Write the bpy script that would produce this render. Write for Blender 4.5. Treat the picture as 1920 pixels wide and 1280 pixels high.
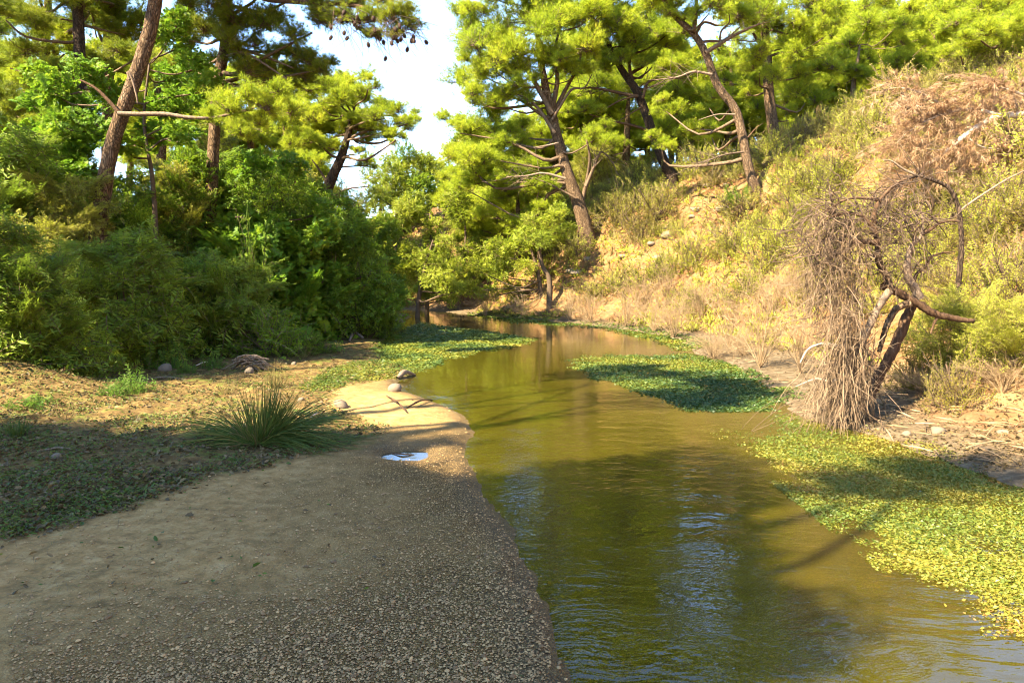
import bpy, math
import numpy as np
from mathutils import Vector

for o in list(bpy.data.objects):
    bpy.data.objects.remove(o)
SC = bpy.context.scene
COL = SC.collection
rng = np.random.default_rng(11)
U = lambda a, b, n=None: rng.uniform(a, b, n)

# ------------------------------------------------------------------ camera
H, F, HOR = 1.6, 1333.3, 510.0
TH = math.atan((640 - HOR) / F)
cam = bpy.data.cameras.new('camera')
cam.lens, cam.sensor_width, cam.clip_end, cam.clip_start = 25.0, 36.0, 2000.0, 0.05
camo = bpy.data.objects.new('camera', cam)
camo.location = (0, 0, H)
camo.rotation_euler = (math.pi / 2 - TH, 0, 0)
COL.objects.link(camo)
SC.camera = camo

# ------------------------------------------------------------------ sky, sun, exposure
SUN_AZ, SUN_EL = math.radians(-126), math.radians(44)     # azimuth from +Y towards +X
SUN = np.array([math.sin(SUN_AZ) * math.cos(SUN_EL), math.cos(SUN_AZ) * math.cos(SUN_EL), math.sin(SUN_EL)])
world = bpy.data.worlds.new('World')
SC.world = world
world.use_nodes = True
wn = world.node_tree
sky = wn.nodes.new('ShaderNodeTexSky')
sky.sky_type = 'NISHITA'
sky.sun_disc = False
sky.sun_elevation, sky.sun_rotation = SUN_EL, SUN_AZ
sky.air_density, sky.dust_density, sky.ozone_density = 1.0, 0.0, 2.2
sky.altitude = 1800
wn.nodes['Background'].inputs['Strength'].default_value = 0.125
wn.links.new(sky.outputs[0], wn.nodes['Background'].inputs['Color'])
sl = bpy.data.lights.new('sun', 'SUN')
sl.energy, sl.angle, sl.color = 4.8, math.radians(0.5), (1.0, 0.90, 0.68)
slo = bpy.data.objects.new('sun', sl)
slo.rotation_euler = Vector(SUN).to_track_quat('Z', 'Y').to_euler()
slo.location = (-20, -15, 30)
COL.objects.link(slo)
vs = SC.view_settings
vs.view_transform, vs.look, vs.exposure, vs.gamma = 'Standard', 'None', 2.8, 1.0
vs.use_curve_mapping = False
cy = SC.cycles
cy.use_denoising = True
cy.max_bounces, cy.diffuse_bounces, cy.glossy_bounces = 5, 2, 2
cy.transmission_bounces, cy.transparent_max_bounces = 4, 8
cy.sample_clamp_indirect = 6.0
cy.use_adaptive_sampling = True
cy.adaptive_threshold = 0.02
cy.filter_width = 1.05
cy.use_light_tree = False
cy.debug_use_spatial_splits = True

# ------------------------------------------------------------------ pixel <-> world
cT, sT = math.cos(TH), math.sin(TH)
def at(px, py, Y):
    x, y = (px - 960) / F, (640 - py) / F
    t = Y / (cT + y * sT)
    return np.array([t * x, Y, H + t * (-sT + y * cT)])
def gnd(px, py, z=0.0):
    x, y = (px - 960) / F, (640 - py) / F
    t = (z - H) / (-sT + y * cT)
    return np.array([t * x, t * (cT + y * sT), z])
def proj(p):
    d = np.asarray(p, float) - (0, 0, H)
    f = d[1] * cT - d[2] * sT
    u = d[1] * sT + d[2] * cT
    return 960 + F * d[0] / f, 640 - F * u / f

# ------------------------------------------------------------------ numeric noise
def _h(ix, iy, s):
    n = (ix * 374761393 + iy * 668265263 + s * 974634777) & 0x7fffffff
    n = ((n ^ (n >> 13)) * 1274126177) & 0x7fffffff
    return ((n ^ (n >> 16)) & 0xffff) / 65535.0
def vnoise(x, y, s=0):
    x, y = np.asarray(x, float), np.asarray(y, float)
    ix, iy = np.floor(x).astype(np.int64), np.floor(y).astype(np.int64)
    fx, fy = x - ix, y - iy
    fx, fy = fx * fx * (3 - 2 * fx), fy * fy * (3 - 2 * fy)
    a, b = _h(ix, iy, s), _h(ix + 1, iy, s)
    c, d = _h(ix, iy + 1, s), _h(ix + 1, iy + 1, s)
    return (a + (b - a) * fx) * (1 - fy) + (c + (d - c) * fx) * fy
def fbm(x, y, s=0, o=4):
    v, a, t = 0, 1.0, 0
    for k in range(o):
        v = v + a * vnoise(x * 2 ** k, y * 2 ** k, s + k); t += a; a *= .5
    return v / t - .5
def sst(a, b, x):
    t = np.clip((x - a) / (b - a), 0, 1)
    return t * t * (3 - 2 * t)

# ------------------------------------------------------------------ terrain
LP = [(1075, 1700), (1060, 1420), (1048, 1280), (1042, 1180), (1012, 1090), (985, 1040), (940, 970), (905, 920), (880, 870),
      (874, 840), (884, 810), (868, 780), (825, 757), (775, 742), (745, 732), (740, 718), (775, 706), (770, 695), (735, 685),
      (715, 665), (720, 640), (738, 620), (755, 604), (770, 594)]
RP = [(2700, 1700), (2350, 1420), (2200, 1280), (2130, 1100), (2000, 960), (1900, 905), (1740, 853), (1665, 822), (1600, 806), (1540, 793),
      (1490, 775), (1470, 750), (1440, 722), (1400, 700), (1370, 680), (1300, 660), (1300, 648), (1280, 636), (1190, 620), (1080, 606), (960, 596), (900, 591)]
LG = np.array([gnd(*p) for p in LP]); RG = np.array([gnd(*p) for p in RP])
LG = np.vstack([[LG[0, 0] + .1, -20, 0], LG, [-4.6, 28.5, 0], [-5.2, 31, 0], [-9, 36, 0], [-40, 70, 0]])
RG = np.vstack([[RG[0, 0], -20, 0], RG, [-3.2, 29.5, 0], [-5.0, 31, 0], [-8.6, 36, 0], [-38, 70, 0]])
xl = lambda Y: np.interp(Y, LG[:, 1], LG[:, 0])
xr = lambda Y: np.interp(Y, RG[:, 1], RG[:, 0])
OFFR = lambda Y: np.interp(Y, [0, 5, 7, 9, 13, 18, 24, 31, 60], [.8, .6, .9, 1.5, 1.6, .9, .7, .6, 1.0])
FOOTL = lambda Y: np.interp(Y, [-10, 0, 6, 9, 14, 20, 26, 31, 40, 70], [-9, -8.5, -7.5, -6.6, -6.5, -6.3, -6.6, -8, -14, -50])
PUD = gnd(772, 848, .05)
def masks(X, Y):
    """gravel, litter, hill, wet: what the ground is made of"""
    wob = .35 * fbm(X * 1.3, Y * 1.3, 50)
    xb = np.interp(Y, [2, 2.8, 3.9, 4.85, 5.6, 6.5, 7.1, 8, 9.3, 10.2, 10.8], [-4.6, -3.6, -2.8, -2.35, -1.7, -1.2, -1.35, -2.2, -2.4, -1.9, 2]) + 1.3 * wob
    bare = sst(-.12, .18, X - xb)
    dl = xl(Y) - X
    grav = bare * np.clip(1.2 - (dl / 1.6) - sst(6.2, 7.6, Y) * .5 + sst(4.0, 2.4, Y) * .55 + wob * 3.2, 0, 1)
    fr = X - xr(Y) - OFFR(Y)
    hill = sst(-.5, .9, fr + wob)
    hl = sst(-.3, 1.2, FOOTL(Y) - X + wob * 2)
    wet = sst(.34 + .5 * wob, 0.0, dl) * (X < xl(Y) + .1)
    return bare, grav, np.maximum(hill, hl * .45), wet
def terrain(X, Y):
    X, Y = np.asarray(X, float), np.asarray(Y, float)
    wb = .16 * fbm(X * 2.2, Y * 2.2, 3) + .09 * fbm(X * 9, Y * 9, 5, 3)
    L, R = xl(Y) + wb, xr(Y) + wb
    dl, dr = L - X, X - R
    ins = np.minimum(-dl, -dr)
    bed = -.006 - .26 * sst(0, 1.9, ins) - .03 * sst(0, .25, ins) + .03 * fbm(X * 2, Y * 2, 9) * sst(0, .4, ins)
    d = np.maximum(dl, 0)
    edge = .036 * sst(0, .13, d) * (.5 + vnoise(X * 3, Y * 3, 44))
    left = .004 + edge + .045 * (1 - np.exp(-d / .8)) + .012 * np.minimum(d, 8)
    e = np.maximum(FOOTL(Y) - X, 0)
    left = left + np.where(e < 1.5, .17 * e * e, .38 + .5 * (e - 1.5)) * np.interp(e, [0, 20, 60], [1, .85, .6])
    left = left + .42 * np.exp(-((X + 6.3) / 1.1) ** 2 - ((Y - 8.4) / .8) ** 2)
    lit = 1 - masks(X, Y)[0]
    left = left + lit * .07 * fbm(X * 2.2, Y * 2.2, 21) + lit * .06 * fbm(X * 7, Y * 7, 22, 3)
    left = left + .016 * fbm(X * 5, Y * 5, 23, 4) * (1 - lit)
    pd = np.sqrt(((X - PUD[0]) / .22) ** 2 + ((Y - PUD[1]) / .20) ** 2) + 1.5 * fbm(X * 4.5, Y * 4.5, 41, 3)
    left = left - .06 * sst(1.5, .5, pd)
    d2 = np.maximum(dr, 0)
    right = .004 + .03 * sst(0, .1, d2) + .06 * np.minimum(d2, 2.5)
    r = np.maximum(d2 - OFFR(Y), 0)
    prof = np.where(r < 1, .36 * r * r, np.where(r < 6.5, .36 + .76 * (r - 1), 4.54 + .47 * (r - 6.5)))
    cap = 5.4 + .42 * np.maximum(X - 10, 0)
    cap = np.where(Y > 30, cap, cap + .28 * (30 - Y))
    prof = cap - np.logaddexp(0, (cap - prof) * 1.2) / 1.2 + np.logaddexp(0, cap * 1.2) / 1.2 - cap
    prof = np.where(r > 0, np.maximum(prof, .0), 0)
    right = right + prof + np.minimum(r, 3) / 3 * (1.0 * fbm(X * .35, Y * .35, 31) + .35 * fbm(X * 1.3, Y * 1.3, 33))
    right = right + .05 * fbm(X * 4, Y * 4, 35)
    return np.where(ins > 0, bed, np.where(dl > dr, left, right))
def tz(X, Y):
    return float(terrain(np.array([X]), np.array([Y]))[0])
def hit(px, py, far=60):
    """where the ray through a pixel meets the ground"""
    Ys = np.linspace(2, far, 900)
    P = np.array([at(px, py, y) for y in Ys])
    k = np.nonzero(P[:, 2] <= terrain(P[:, 0], P[:, 1]))[0]
    return P[k[0]] if len(k) else P[-1]

# ------------------------------------------------------------------ node helpers
def new_mat(name):
    m = bpy.data.materials.new(name)
    m.use_nodes = True
    m.node_tree.nodes.clear()
    return m, m.node_tree
def nd(nt, kind, ins=None, **kw):
    n = nt.nodes.new(kind)
    for k, v in kw.items():
        setattr(n, k, v)
    for k, v in (ins or {}).items():
        if isinstance(v, bpy.types.NodeSocket):
            nt.links.new(v, n.inputs[k])
        else:
            n.inputs[k].default_value = v
    return n
def c4(c): return (c[0], c[1], c[2], 1)
def mixc(nt, f, a, b, mode='MIX'):
    n = nt.nodes.new('ShaderNodeMix'); n.data_type = 'RGBA'; n.blend_type = mode
    for i, v in ((0, f), (6, a), (7, b)):
        if isinstance(v, bpy.types.NodeSocket): nt.links.new(v, n.inputs[i])
        else: n.inputs[i].default_value = c4(v) if i else v
    return n.outputs[2]
def ramp(nt, f, stops):
    n = nt.nodes.new('ShaderNodeValToRGB')
    while len(n.color_ramp.elements) < len(stops): n.color_ramp.elements.new(.5)
    for e, (p, c) in zip(n.color_ramp.elements, stops): e.position, e.color = p, c4(c)
    nt.links.new(f, n.inputs[0])
    return n.outputs[0]
def math_(nt, op, a, b=0.0):
    n = nt.nodes.new('ShaderNodeMath'); n.operation = op
    for i, v in ((0, a), (1, b)):
        if isinstance(v, bpy.types.NodeSocket): nt.links.new(v, n.inputs[i])
        else: n.inputs[i].default_value = v
    return n.outputs[0]
def noise(nt, vec, scale, detail=4, rough=.55):
    return nd(nt, 'ShaderNodeTexNoise', {'Vector': vec, 'Scale': scale, 'Detail': detail, 'Roughness': rough}).outputs[0]
def out(nt, s, disp=None):
    o = nt.nodes.new('ShaderNodeOutputMaterial')
    nt.links.new(s, o.inputs['Surface'])

def leaf_mat(name, stops, trans=.4, tcol=None, rough=.55, spec=.25):
    m, nt = new_mat(name)
    a = nd(nt, 'ShaderNodeAttribute', attribute_name='tint').outputs['Fac']
    r = nd(nt, 'ShaderNodeObjectInfo').outputs['Random']
    f = math_(nt, 'ADD', math_(nt, 'MULTIPLY', a, .72), math_(nt, 'MULTIPLY', r, .28))
    c = ramp(nt, f, stops)
    b = nd(nt, 'ShaderNodeBsdfPrincipled', {'Base Color': c, 'Roughness': rough, 'Specular IOR Level': spec}).outputs[0]
    tc = mixc(nt, .8, c, tcol or (.30, .34, .03), 'MIX') if tcol else c
    t = nd(nt, 'ShaderNodeBsdfTranslucent', {'Color': tc}).outputs[0]
    mx = nd(nt, 'ShaderNodeMixShader', {0: trans, 1: b, 2: t}).outputs[0]
    out(nt, mx)
    return m
def bark_mat(name, dark, mid, light, scale=1.0, bump=.6, crack=True):
    m, nt = new_mat(name)
    tc = nd(nt, 'ShaderNodeTexCoord').outputs['Object']
    mp = nd(nt, 'ShaderNodeMapping', {'Vector': tc, 'Scale': (scale, scale, scale * .28)}).outputs[0]
    n1 = noise(nt, mp, 14, 7, .72)
    wv = nd(nt, 'ShaderNodeVectorMath', {0: mp, 1: nd(nt, 'ShaderNodeVectorMath', {0: nd(nt, 'ShaderNodeTexNoise', {'Vector': mp, 'Scale': 6.0}).outputs[1], 'Scale': .18}, operation='SCALE').outputs[0]}, operation='ADD').outputs[0]
    v = nd(nt, 'ShaderNodeTexVoronoi', {'Vector': wv, 'Scale': 30.0}, feature='DISTANCE_TO_EDGE').outputs[0]
    cr = math_(nt, 'MINIMUM', math_(nt, 'ADD', math_(nt, 'MULTIPLY', v, 4.0), .12), 1.0)
    c = ramp(nt, n1, [(.28, dark), (.5, mid), (.72, light)])
    if crack: c = mixc(nt, cr, [x * .45 for x in dark], c)
    hgt = math_(nt, 'ADD', math_(nt, 'MULTIPLY', cr, 1.0 if crack else .1), math_(nt, 'MULTIPLY', n1, .8))
    bp = nd(nt, 'ShaderNodeBump', {'Height': hgt, 'Strength': bump, 'Distance': .03}).outputs[0]
    out(nt, nd(nt, 'ShaderNodeBsdfPrincipled', {'Base Color': c, 'Roughness': .9, 'Specular IOR Level': .15, 'Normal': bp}).outputs[0])
    return m
def plain_mat(name, a, b, scale=20, rough=.85, bump=.3, spec=.2):
    m, nt = new_mat(name)
    tc = nd(nt, 'ShaderNodeTexCoord').outputs['Object']
    n = noise(nt, tc, scale, 5)
    t = nd(nt, 'ShaderNodeAttribute', attribute_name='tint').outputs['Fac']
    c = ramp(nt, math_(nt, 'ADD', math_(nt, 'MULTIPLY', n, .5), math_(nt, 'MULTIPLY', t, .5)), [(.2, a), (.8, b)])
    bp = nd(nt, 'ShaderNodeBump', {'Height': n, 'Strength': bump, 'Distance': .01}).outputs[0]
    out(nt, nd(nt, 'ShaderNodeBsdfPrincipled', {'Base Color': c, 'Roughness': rough, 'Specular IOR Level': spec, 'Normal': bp}).outputs[0])
    return m

M = {}
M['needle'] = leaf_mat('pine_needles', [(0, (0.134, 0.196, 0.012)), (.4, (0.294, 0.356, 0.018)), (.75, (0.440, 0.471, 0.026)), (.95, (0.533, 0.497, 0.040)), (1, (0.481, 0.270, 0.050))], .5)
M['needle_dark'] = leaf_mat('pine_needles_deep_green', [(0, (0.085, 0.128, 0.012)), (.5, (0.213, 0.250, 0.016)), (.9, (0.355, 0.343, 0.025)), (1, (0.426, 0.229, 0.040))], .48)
M['lobed'] = leaf_mat('lobed_leaves', [(0, (0.077, 0.158, 0.011)), (.5, (0.146, 0.255, 0.015)), (1, (0.294, 0.352, 0.022))], .5)
M['dark_leaf'] = leaf_mat('shrub_leaves', [(0, (0.072, 0.146, 0.010)), (.5, (0.156, 0.243, 0.014)), (1, (0.282, 0.342, 0.020))], .48)
M['pale_leaf'] = leaf_mat('narrow_pale_leaves', [(0, (0.098, 0.161, 0.011)), (.5, (0.186, 0.258, 0.020)), (1, (0.316, 0.373, 0.041))], .45)
M['hill_leaf'] = leaf_mat('hillside_leaves', [(0, (0.198, 0.219, 0.017)), (.5, (0.323, 0.324, 0.028)), (1, (0.447, 0.398, 0.059))], .45)
M['olive_leaf'] = leaf_mat('olive_leaves', [(0, (0.123, 0.119, 0.015)), (.5, (0.218, 0.190, 0.024)), (1, (0.323, 0.237, 0.050))], .40)
M['sun_leaf'] = leaf_mat('sunlit_tree_leaves', [(0, (0.115, 0.174, 0.012)), (.5, (0.255, 0.304, 0.019)), (1, (0.437, 0.429, 0.035))], .5)
M['weed'] = leaf_mat('water_weed_leaves', [(0, (0.035, 0.073, 0.015)), (.4, (0.104, 0.131, 0.013)), (.7, (0.209, 0.182, 0.020)), (.9, (0.260, 0.191, 0.026)), (1, (0.209, 0.094, 0.026))], .30, rough=.45, spec=.35)
M['rush'] = leaf_mat('rush_blades', [(0, (0.051, 0.098, 0.015)), (.6, (0.109, 0.150, 0.022)), (.9, (0.246, 0.208, 0.044)), (1, (0.435, 0.286, 0.099))], .25)
M['straw'] = leaf_mat('dry_grass', [(0, (.13, .095, .025)), (1, (.27, .20, .07))], .3)
M['rust'] = leaf_mat('dead_pine_needles', [(0, (.22, .11, .045)), (.5, (.36, .21, .10)), (1, (.50, .34, .20))], .30)
M['litter'] = leaf_mat('fallen_leaves', [(0, (.045, .030, .012)), (.45, (.11, .075, .028)), (.72, (.20, .13, .05)), (.80, (.05, .085, .012)), (.93, (.09, .14, .015)), (1, (.34, .28, .18))], .15)
M['pine_bark'] = bark_mat('pine_bark', (.06, .034, .016), (.165, .098, .050), (.29, .195, .118))
M['pine_bark_dark'] = bark_mat('dark_pine_bark', (.025, .016, .010), (.065, .040, .023), (.13, .085, .055))
M['limb'] = bark_mat('pine_limb_bark', (.055, .034, .018), (.125, .078, .043), (.21, .145, .092), 2.0, .4, False)
M['twig'] = plain_mat('twig_bark', (.08, .05, .03), (.21, .145, .09))
M['stem'] = plain_mat('shrub_stems', (.045, .028, .016), (.14, .09, .05))
M['dead_dark'] = bark_mat('dead_bark', (.03, .017, .010), (.085, .045, .022), (.17, .10, .055), 3, .8, False)
M['dead_grey'] = bark_mat('weathered_wood', (.09, .056, .033), (.19, .128, .08), (.31, .235, .165), 3, .6, False)
M['dead_twig'] = plain_mat('dead_twigs', (.085, .050, .026), (.24, .16, .092), 12)
M['dead_twig_dark'] = plain_mat('dark_dead_twigs', (.05, .03, .02), (.15, .095, .055), 12)
M['bleach'] = plain_mat('bleached_branches', (.30, .21, .14), (.55, .43, .31), 12)
M['dry_twig'] = plain_mat('dry_shrub_twigs', (.15, .088, .04), (.34, .23, .12), 12)
M['stone'] = plain_mat('pale_stone', (.15, .11, .07), (.34, .27, .18), 25, .85, .5)
M['pebble'] = plain_mat('pebbles', (.12, .064, .020), (.49, .30, .115), 40, .7, .2, .35)
M['cone'] = plain_mat('pine_cone', (.03, .018, .012), (.09, .05, .03), 60, .8, .8)

# ------------------------------------------------------------------ mesh helpers
def make_mesh(name, V, T, mats, mi=None, tint=None, smooth=True):
    V, T = np.asarray(V, np.float32), np.asarray(T, np.int32)
    me = bpy.data.meshes.new(name)
    n, m = len(V), len(T)
    me.vertices.add(n); me.vertices.foreach_set('co', V.ravel())
    me.loops.add(3 * m); me.loops.foreach_set('vertex_index', T.ravel())
    me.polygons.add(m)
    me.polygons.foreach_set('loop_start', np.arange(0, 3 * m, 3, dtype=np.int32))
    me.polygons.foreach_set('loop_total', np.full(m, 3, np.int32))
    for k in mats: me.materials.append(k)
    if mi is not None: me.polygons.foreach_set('material_index', np.asarray(mi, np.int32))
    me.polygons.foreach_set('use_smooth', np.full(m, smooth, bool))
    if tint is not None:
        at_ = me.attributes.new('tint', 'FLOAT', 'POINT')
        at_.data.foreach_set('value', np.asarray(tint, np.float32))
    me.update(calc_edges=True)
    return me
class MB:
    """collects geometry for one mesh"""
    def __init__(s): s.V, s.T, s.M, s.C, s.n = [], [], [], [], 0
    def add(s, V, T, mi=0, tint=.5):
        V = np.asarray(V, float).reshape(-1, 3); T = np.asarray(T, int).reshape(-1, 3)
        s.V.append(V); s.T.append(T + s.n); s.M.append(np.full(len(T), mi))
        s.C.append(np.broadcast_to(np.asarray(tint, float), (len(V),)) if np.ndim(tint) < 1 or len(np.atleast_1d(tint)) == 1 else np.asarray(tint))
        s.n += len(V); return s
    def mesh(s, name, mats, off=(0, 0, 0), smooth=True):
        return make_mesh(name, np.vstack(s.V) - np.asarray(off), np.vstack(s.T), mats, np.concatenate(s.M), np.concatenate(s.C), smooth)
def nrm(v): return v / np.maximum(np.linalg.norm(v, axis=-1, keepdims=True), 1e-9)
def tubes(P, R, sides=4, cap=True):
    """N polylines of k points swept to tapered tubes"""
    P, R = np.asarray(P, float), np.asarray(R, float)
    if P.ndim == 2: P, R = P[None], R[None]
    N, k, _ = P.shape
    t = nrm(np.gradient(P, axis=1))
    main = nrm(P[:, -1] - P[:, 0])
    ref = np.where(np.abs(main[:, 2:3]) > .8, np.array([[1., .2, 0]]), np.array([[0.1, 0.05, 1.]]))
    a = nrm(np.cross(t, ref[:, None, :])); b = np.cross(t, a)
    th = np.arange(sides) * 2 * math.pi / sides
    V = P[:, :, None] + R[:, :, None, None] * (a[:, :, None] * np.cos(th)[:, None] + b[:, :, None] * np.sin(th)[:, None])
    i, j = np.meshgrid(np.arange(k - 1), np.arange(sides), indexing='ij')
    q0, q1 = i * sides + j, i * sides + (j + 1) % sides
    q2, q3 = q1 + sides, q0 + sides
    T = np.concatenate([np.stack([q0, q1, q2], -1).reshape(-1, 3), np.stack([q0, q2, q3], -1).reshape(-1, 3)])
    if cap:
        e = (k - 1) * sides
        T = np.vstack([T, [[e, e + x, e + x + 1] for x in range(1, sides - 1)]])
    T = (T[None] + (np.arange(N) * k * sides)[:, None, None]).reshape(-1, 3)
    return V.reshape(-1, 3), T
def scatter(V0, T0, pos, ax, up, sc):
    """copies of a template: its x axis along ax, its z towards up"""
    pos, ax, up = np.asarray(pos, float), nrm(np.asarray(ax, float)), np.asarray(up, float)
    y = nrm(np.cross(up, ax)); z = np.cross(ax, y)
    sc = np.broadcast_to(np.asarray(sc, float), (len(pos),))
    B = np.stack([ax, y, z], 1) * sc[:, None, None]
    V = pos[:, None] + np.einsum('kc,ncd->nkd', V0, B)
    T = (T0[None] + (np.arange(len(pos)) * len(V0))[:, None, None]).reshape(-1, 3)
    return V.reshape(-1, 3), T
def rdir(n, zb=0.0):
    d = rng.normal(size=(n, 3)); d = nrm(d); d[:, 2] += zb
    return nrm(d)
def smooth_pts(pts, n):
    """Catmull-Rom through the given points"""
    p = np.asarray(pts, float)
    q = np.vstack([2 * p[0] - p[1], p, 2 * p[-1] - p[-2]])
    o = []
    for u in np.linspace(0, len(p) - 1 - 1e-6, n):
        i = int(u); f = u - i; a, b, c, d = q[i:i + 4]
        o.append(.5 * (2 * b + (c - a) * f + (2 * a - 5 * b + 4 * c - d) * f * f + (3 * b - a - 3 * c + d) * f ** 3))
    return np.array(o)
def rough_tube(pts, radii, n=26, sides=12, lump=.10, seed=0):
    P = smooth_pts(pts, n)
    R = np.interp(np.linspace(0, 1, n), np.linspace(0, 1, len(radii)), radii)
    V, T = tubes(P, R, sides)
    c = np.repeat(P, sides, 0)
    k = np.tile(np.arange(sides), n)
    f = 1 + lump * 2 * fbm(k * 1.3 + seed, np.repeat(np.arange(n), sides) * .9, seed % 97, 3)
    return c + (V - c) * f[:, None], T

# ------------------------------------------------------------------ object helpers
def tag(o, label=None, cat=None, group=None, kind=None):
    for k, v in (('label', label), ('category', cat), ('group', group), ('kind', kind)):
        if v: o[k] = v
    return o
def obj(name, me, parent=None, loc=(0, 0, 0), rot=(0, 0, 0), sc=(1, 1, 1)):
    o = bpy.data.objects.new(name, me)
    COL.objects.link(o)
    if parent is not None: o.parent = parent
    o.location, o.rotation_euler, o.scale = loc, rot, sc
    return o
def thing(name, loc, label, cat, group=None):
    o = bpy.data.objects.new(name, None)
    o.empty_display_size = .2
    COL.objects.link(o)
    o.location = loc
    return tag(o, label, cat, group)

# leaf templates (x = along the leaf, z = its upper side)
LEAF = (np.array([[0, 0, 0], [.45, .2, .05], [1, 0, -.04], [.45, -.2, .05]]), np.array([[0, 2, 1], [0, 3, 2]]))
LEAF6 = (np.array([[0, 0, 0], [.3, .24, .05], [.7, .2, .04], [1, 0, -.06], [.7, -.2, .04], [.3, -.24, .05]]),
         np.array([[0, 2, 1], [0, 3, 2], [0, 4, 3], [0, 5, 4]]))
NARROW = (np.array([[0, 0, 0], [.4, .115, .02], [1, 0, -.06], [.4, -.115, .02]]), np.array([[0, 2, 1], [0, 3, 2]]))
LOBED = (np.array([[0, 0, 0], [.15, .5, .02], [.42, .22, .03], [.75, .48, 0], [.68, .13, .02], [1.0, 0, -.05], [.68, -.13, .02], [.75, -.48, 0], [.42, -.22, .03], [.15, -.5, .02]]),
         np.array([[0, 2, 1], [0, 4, 2], [2, 4, 3], [0, 5, 4], [0, 6, 5], [0, 8, 6], [8, 7, 6], [0, 9, 8]]))
def blades(n, w, lo, hi):
    V, T = [], []
    for i in range(n):
        a, e = 2 * math.pi * i / n + U(-.4, .4), U(lo, hi)
        d = np.array([math.cos(e), math.sin(e) * math.cos(a), math.sin(e) * math.sin(a)])
        s = nrm(np.cross(d, rng.normal(size=3)))
        L = U(.75, 1.1)
        V += [-s * w, s * w, d * L]; T.append([3 * i, 3 * i + 1, 3 * i + 2])
    return np.array(V), np.array(T)

# ---- pine foliage clump, unit radius
def pine_clump(seed, mat, ntw=64, per=9, nl=.25, droop=0.0):
    global rng
    keep, rng = rng, np.random.default_rng(seed)
    b = MB()
    d = rdir(ntw, .25)
    rad = U(.55, 1.0, ntw) * (1 + .35 * np.sin(3 * np.arctan2(d[:, 1], d[:, 0]) + seed))
    end = d * rad[:, None] * (1, 1, .62)
    st = np.stack([U(-.15, .15, ntw), U(-.15, .15, ntw), U(-.35, -.1, ntw)], -1)
    u = np.linspace(0, 1, 6)[None, :, None]
    mid = (st + end) / 2 + U(-.12, .12, (ntw, 3)) + (0, 0, -.08)
    P = st[:, None] * (1 - u) ** 2 + 2 * mid[:, None] * u * (1 - u) + end[:, None] * u ** 2
    V, T = tubes(P, np.linspace(.016, .005, 6)[None] * np.ones((ntw, 1)), 3)
    b.add(V, T, 1, .5)
    k = rng.integers(0, ntw, ntw * per)
    w = 1 - .55 * U(0, 1, ntw * per) ** 1.4
    pos = ((1 - w)[:, None] ** 2 * st[k] + 2 * (w * (1 - w))[:, None] * mid[k] + w[:, None] ** 2 * end[k]) + rng.normal(size=(ntw * per, 3)) * .075
    ax = nrm(end[k] - mid[k]) + rng.normal(size=(ntw * per, 3)) * .45 + (0, 0, .45 - droop)
    tb = U(0, 1, ntw)[k] * .5 + U(0, .5, ntw * per)
    for g in range(4):
        V0, T0 = blades(9, .030, .12, 1.15)
        s = np.arange(g, len(pos), 4)
        V, T = scatter(V0, T0, pos[s], ax[s], rdir(len(s)), nl * U(.8, 1.2, len(s)))
        b.add(V, T, 0, np.repeat(tb[s], len(V0)))
    me = b.mesh('pine_clump', [mat, M['twig']], smooth=False)
    rng = keep
    return me
PINE = [pine_clump(100 + i, M['needle']) for i in range(6)]
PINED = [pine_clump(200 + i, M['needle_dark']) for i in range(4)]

# ---- leafy clump: sprays of leaves on branchlets; shape 'ball' or 'dome'
def leafy(seed, mat, leaf, n=190, per=13, size=.085, shape='ball', spray=.38, wmat=None, shell=.55, up=.3, rr=.25, flat=.8):
    global rng
    keep, rng = rng, np.random.default_rng(seed)
    b = MB()
    d = rdir(n, .15)
    if shape == 'dome': d[:, 2] = np.abs(d[:, 2]) * 1.0 - .05
    th = np.arctan2(d[:, 1], d[:, 0])
    lump = 1 + rr * np.sin(3 * th + seed) * np.cos(4 * d[:, 2] + seed) + rr * .6 * np.sin(7 * th + 2 * seed + 5 * d[:, 2])
    rad = (shell + (1 - shell) * U(0, 1, n) ** .6) * lump
    end = d * rad[:, None] * (1, 1, flat if shape == 'ball' else 1.0)
    out_ = nrm(d + (0, 0, up) + rng.normal(size=(n, 3)) * .45)
    st = end - out_ * spray
    u = np.linspace(0, 1, 5)[None, :, None]
    bend = rng.normal(size=(n, 1, 3)) * .05
    P = st[:, None] + out_[:, None] * spray * u + bend * (u * u) + np.array([0, 0, -.10]) * u * u * spray
    V, T = tubes(P, np.linspace(.009, .003, 5)[None] * np.ones((n, 1)), 3)
    b.add(V, T, 1, U(0, 1))
    k = np.repeat(np.arange(n), per)
    w = np.tile(np.linspace(.12, 1, per), n) + U(-.04, .04, n * per)
    side = np.tile(np.where(np.arange(per) % 2 == 0, 1., -1.), n)
    axs = out_[k]
    pu = nrm(np.cross(axs, np.cross(np.array([0, 0, 1.]) + rng.normal(size=(n, 3))[k] * .35, axs)))
    sd = np.cross(axs, pu) * side[:, None]
    pos = st[k] + axs * (spray * w)[:, None] + bend[k, 0] * (w * w)[:, None] - np.array([0, 0, .1]) * (w * w * spray)[:, None]
    la = axs * U(.25, .7, n * per)[:, None] + sd + rng.normal(size=(n * per, 3)) * .22
    lu = pu + rng.normal(size=(n * per, 3)) * .3
    V, T = scatter(leaf[0], leaf[1], pos, la, lu, size * U(.65, 1.2, n * per))
    b.add(V, T, 0, np.repeat(U(0, 1, n)[k] * .6 + U(0, .4, n * per), len(leaf[0])))
    me = b.mesh('foliage', [mat, wmat or M['stem']], smooth=False)
    rng = keep
    return me
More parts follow.
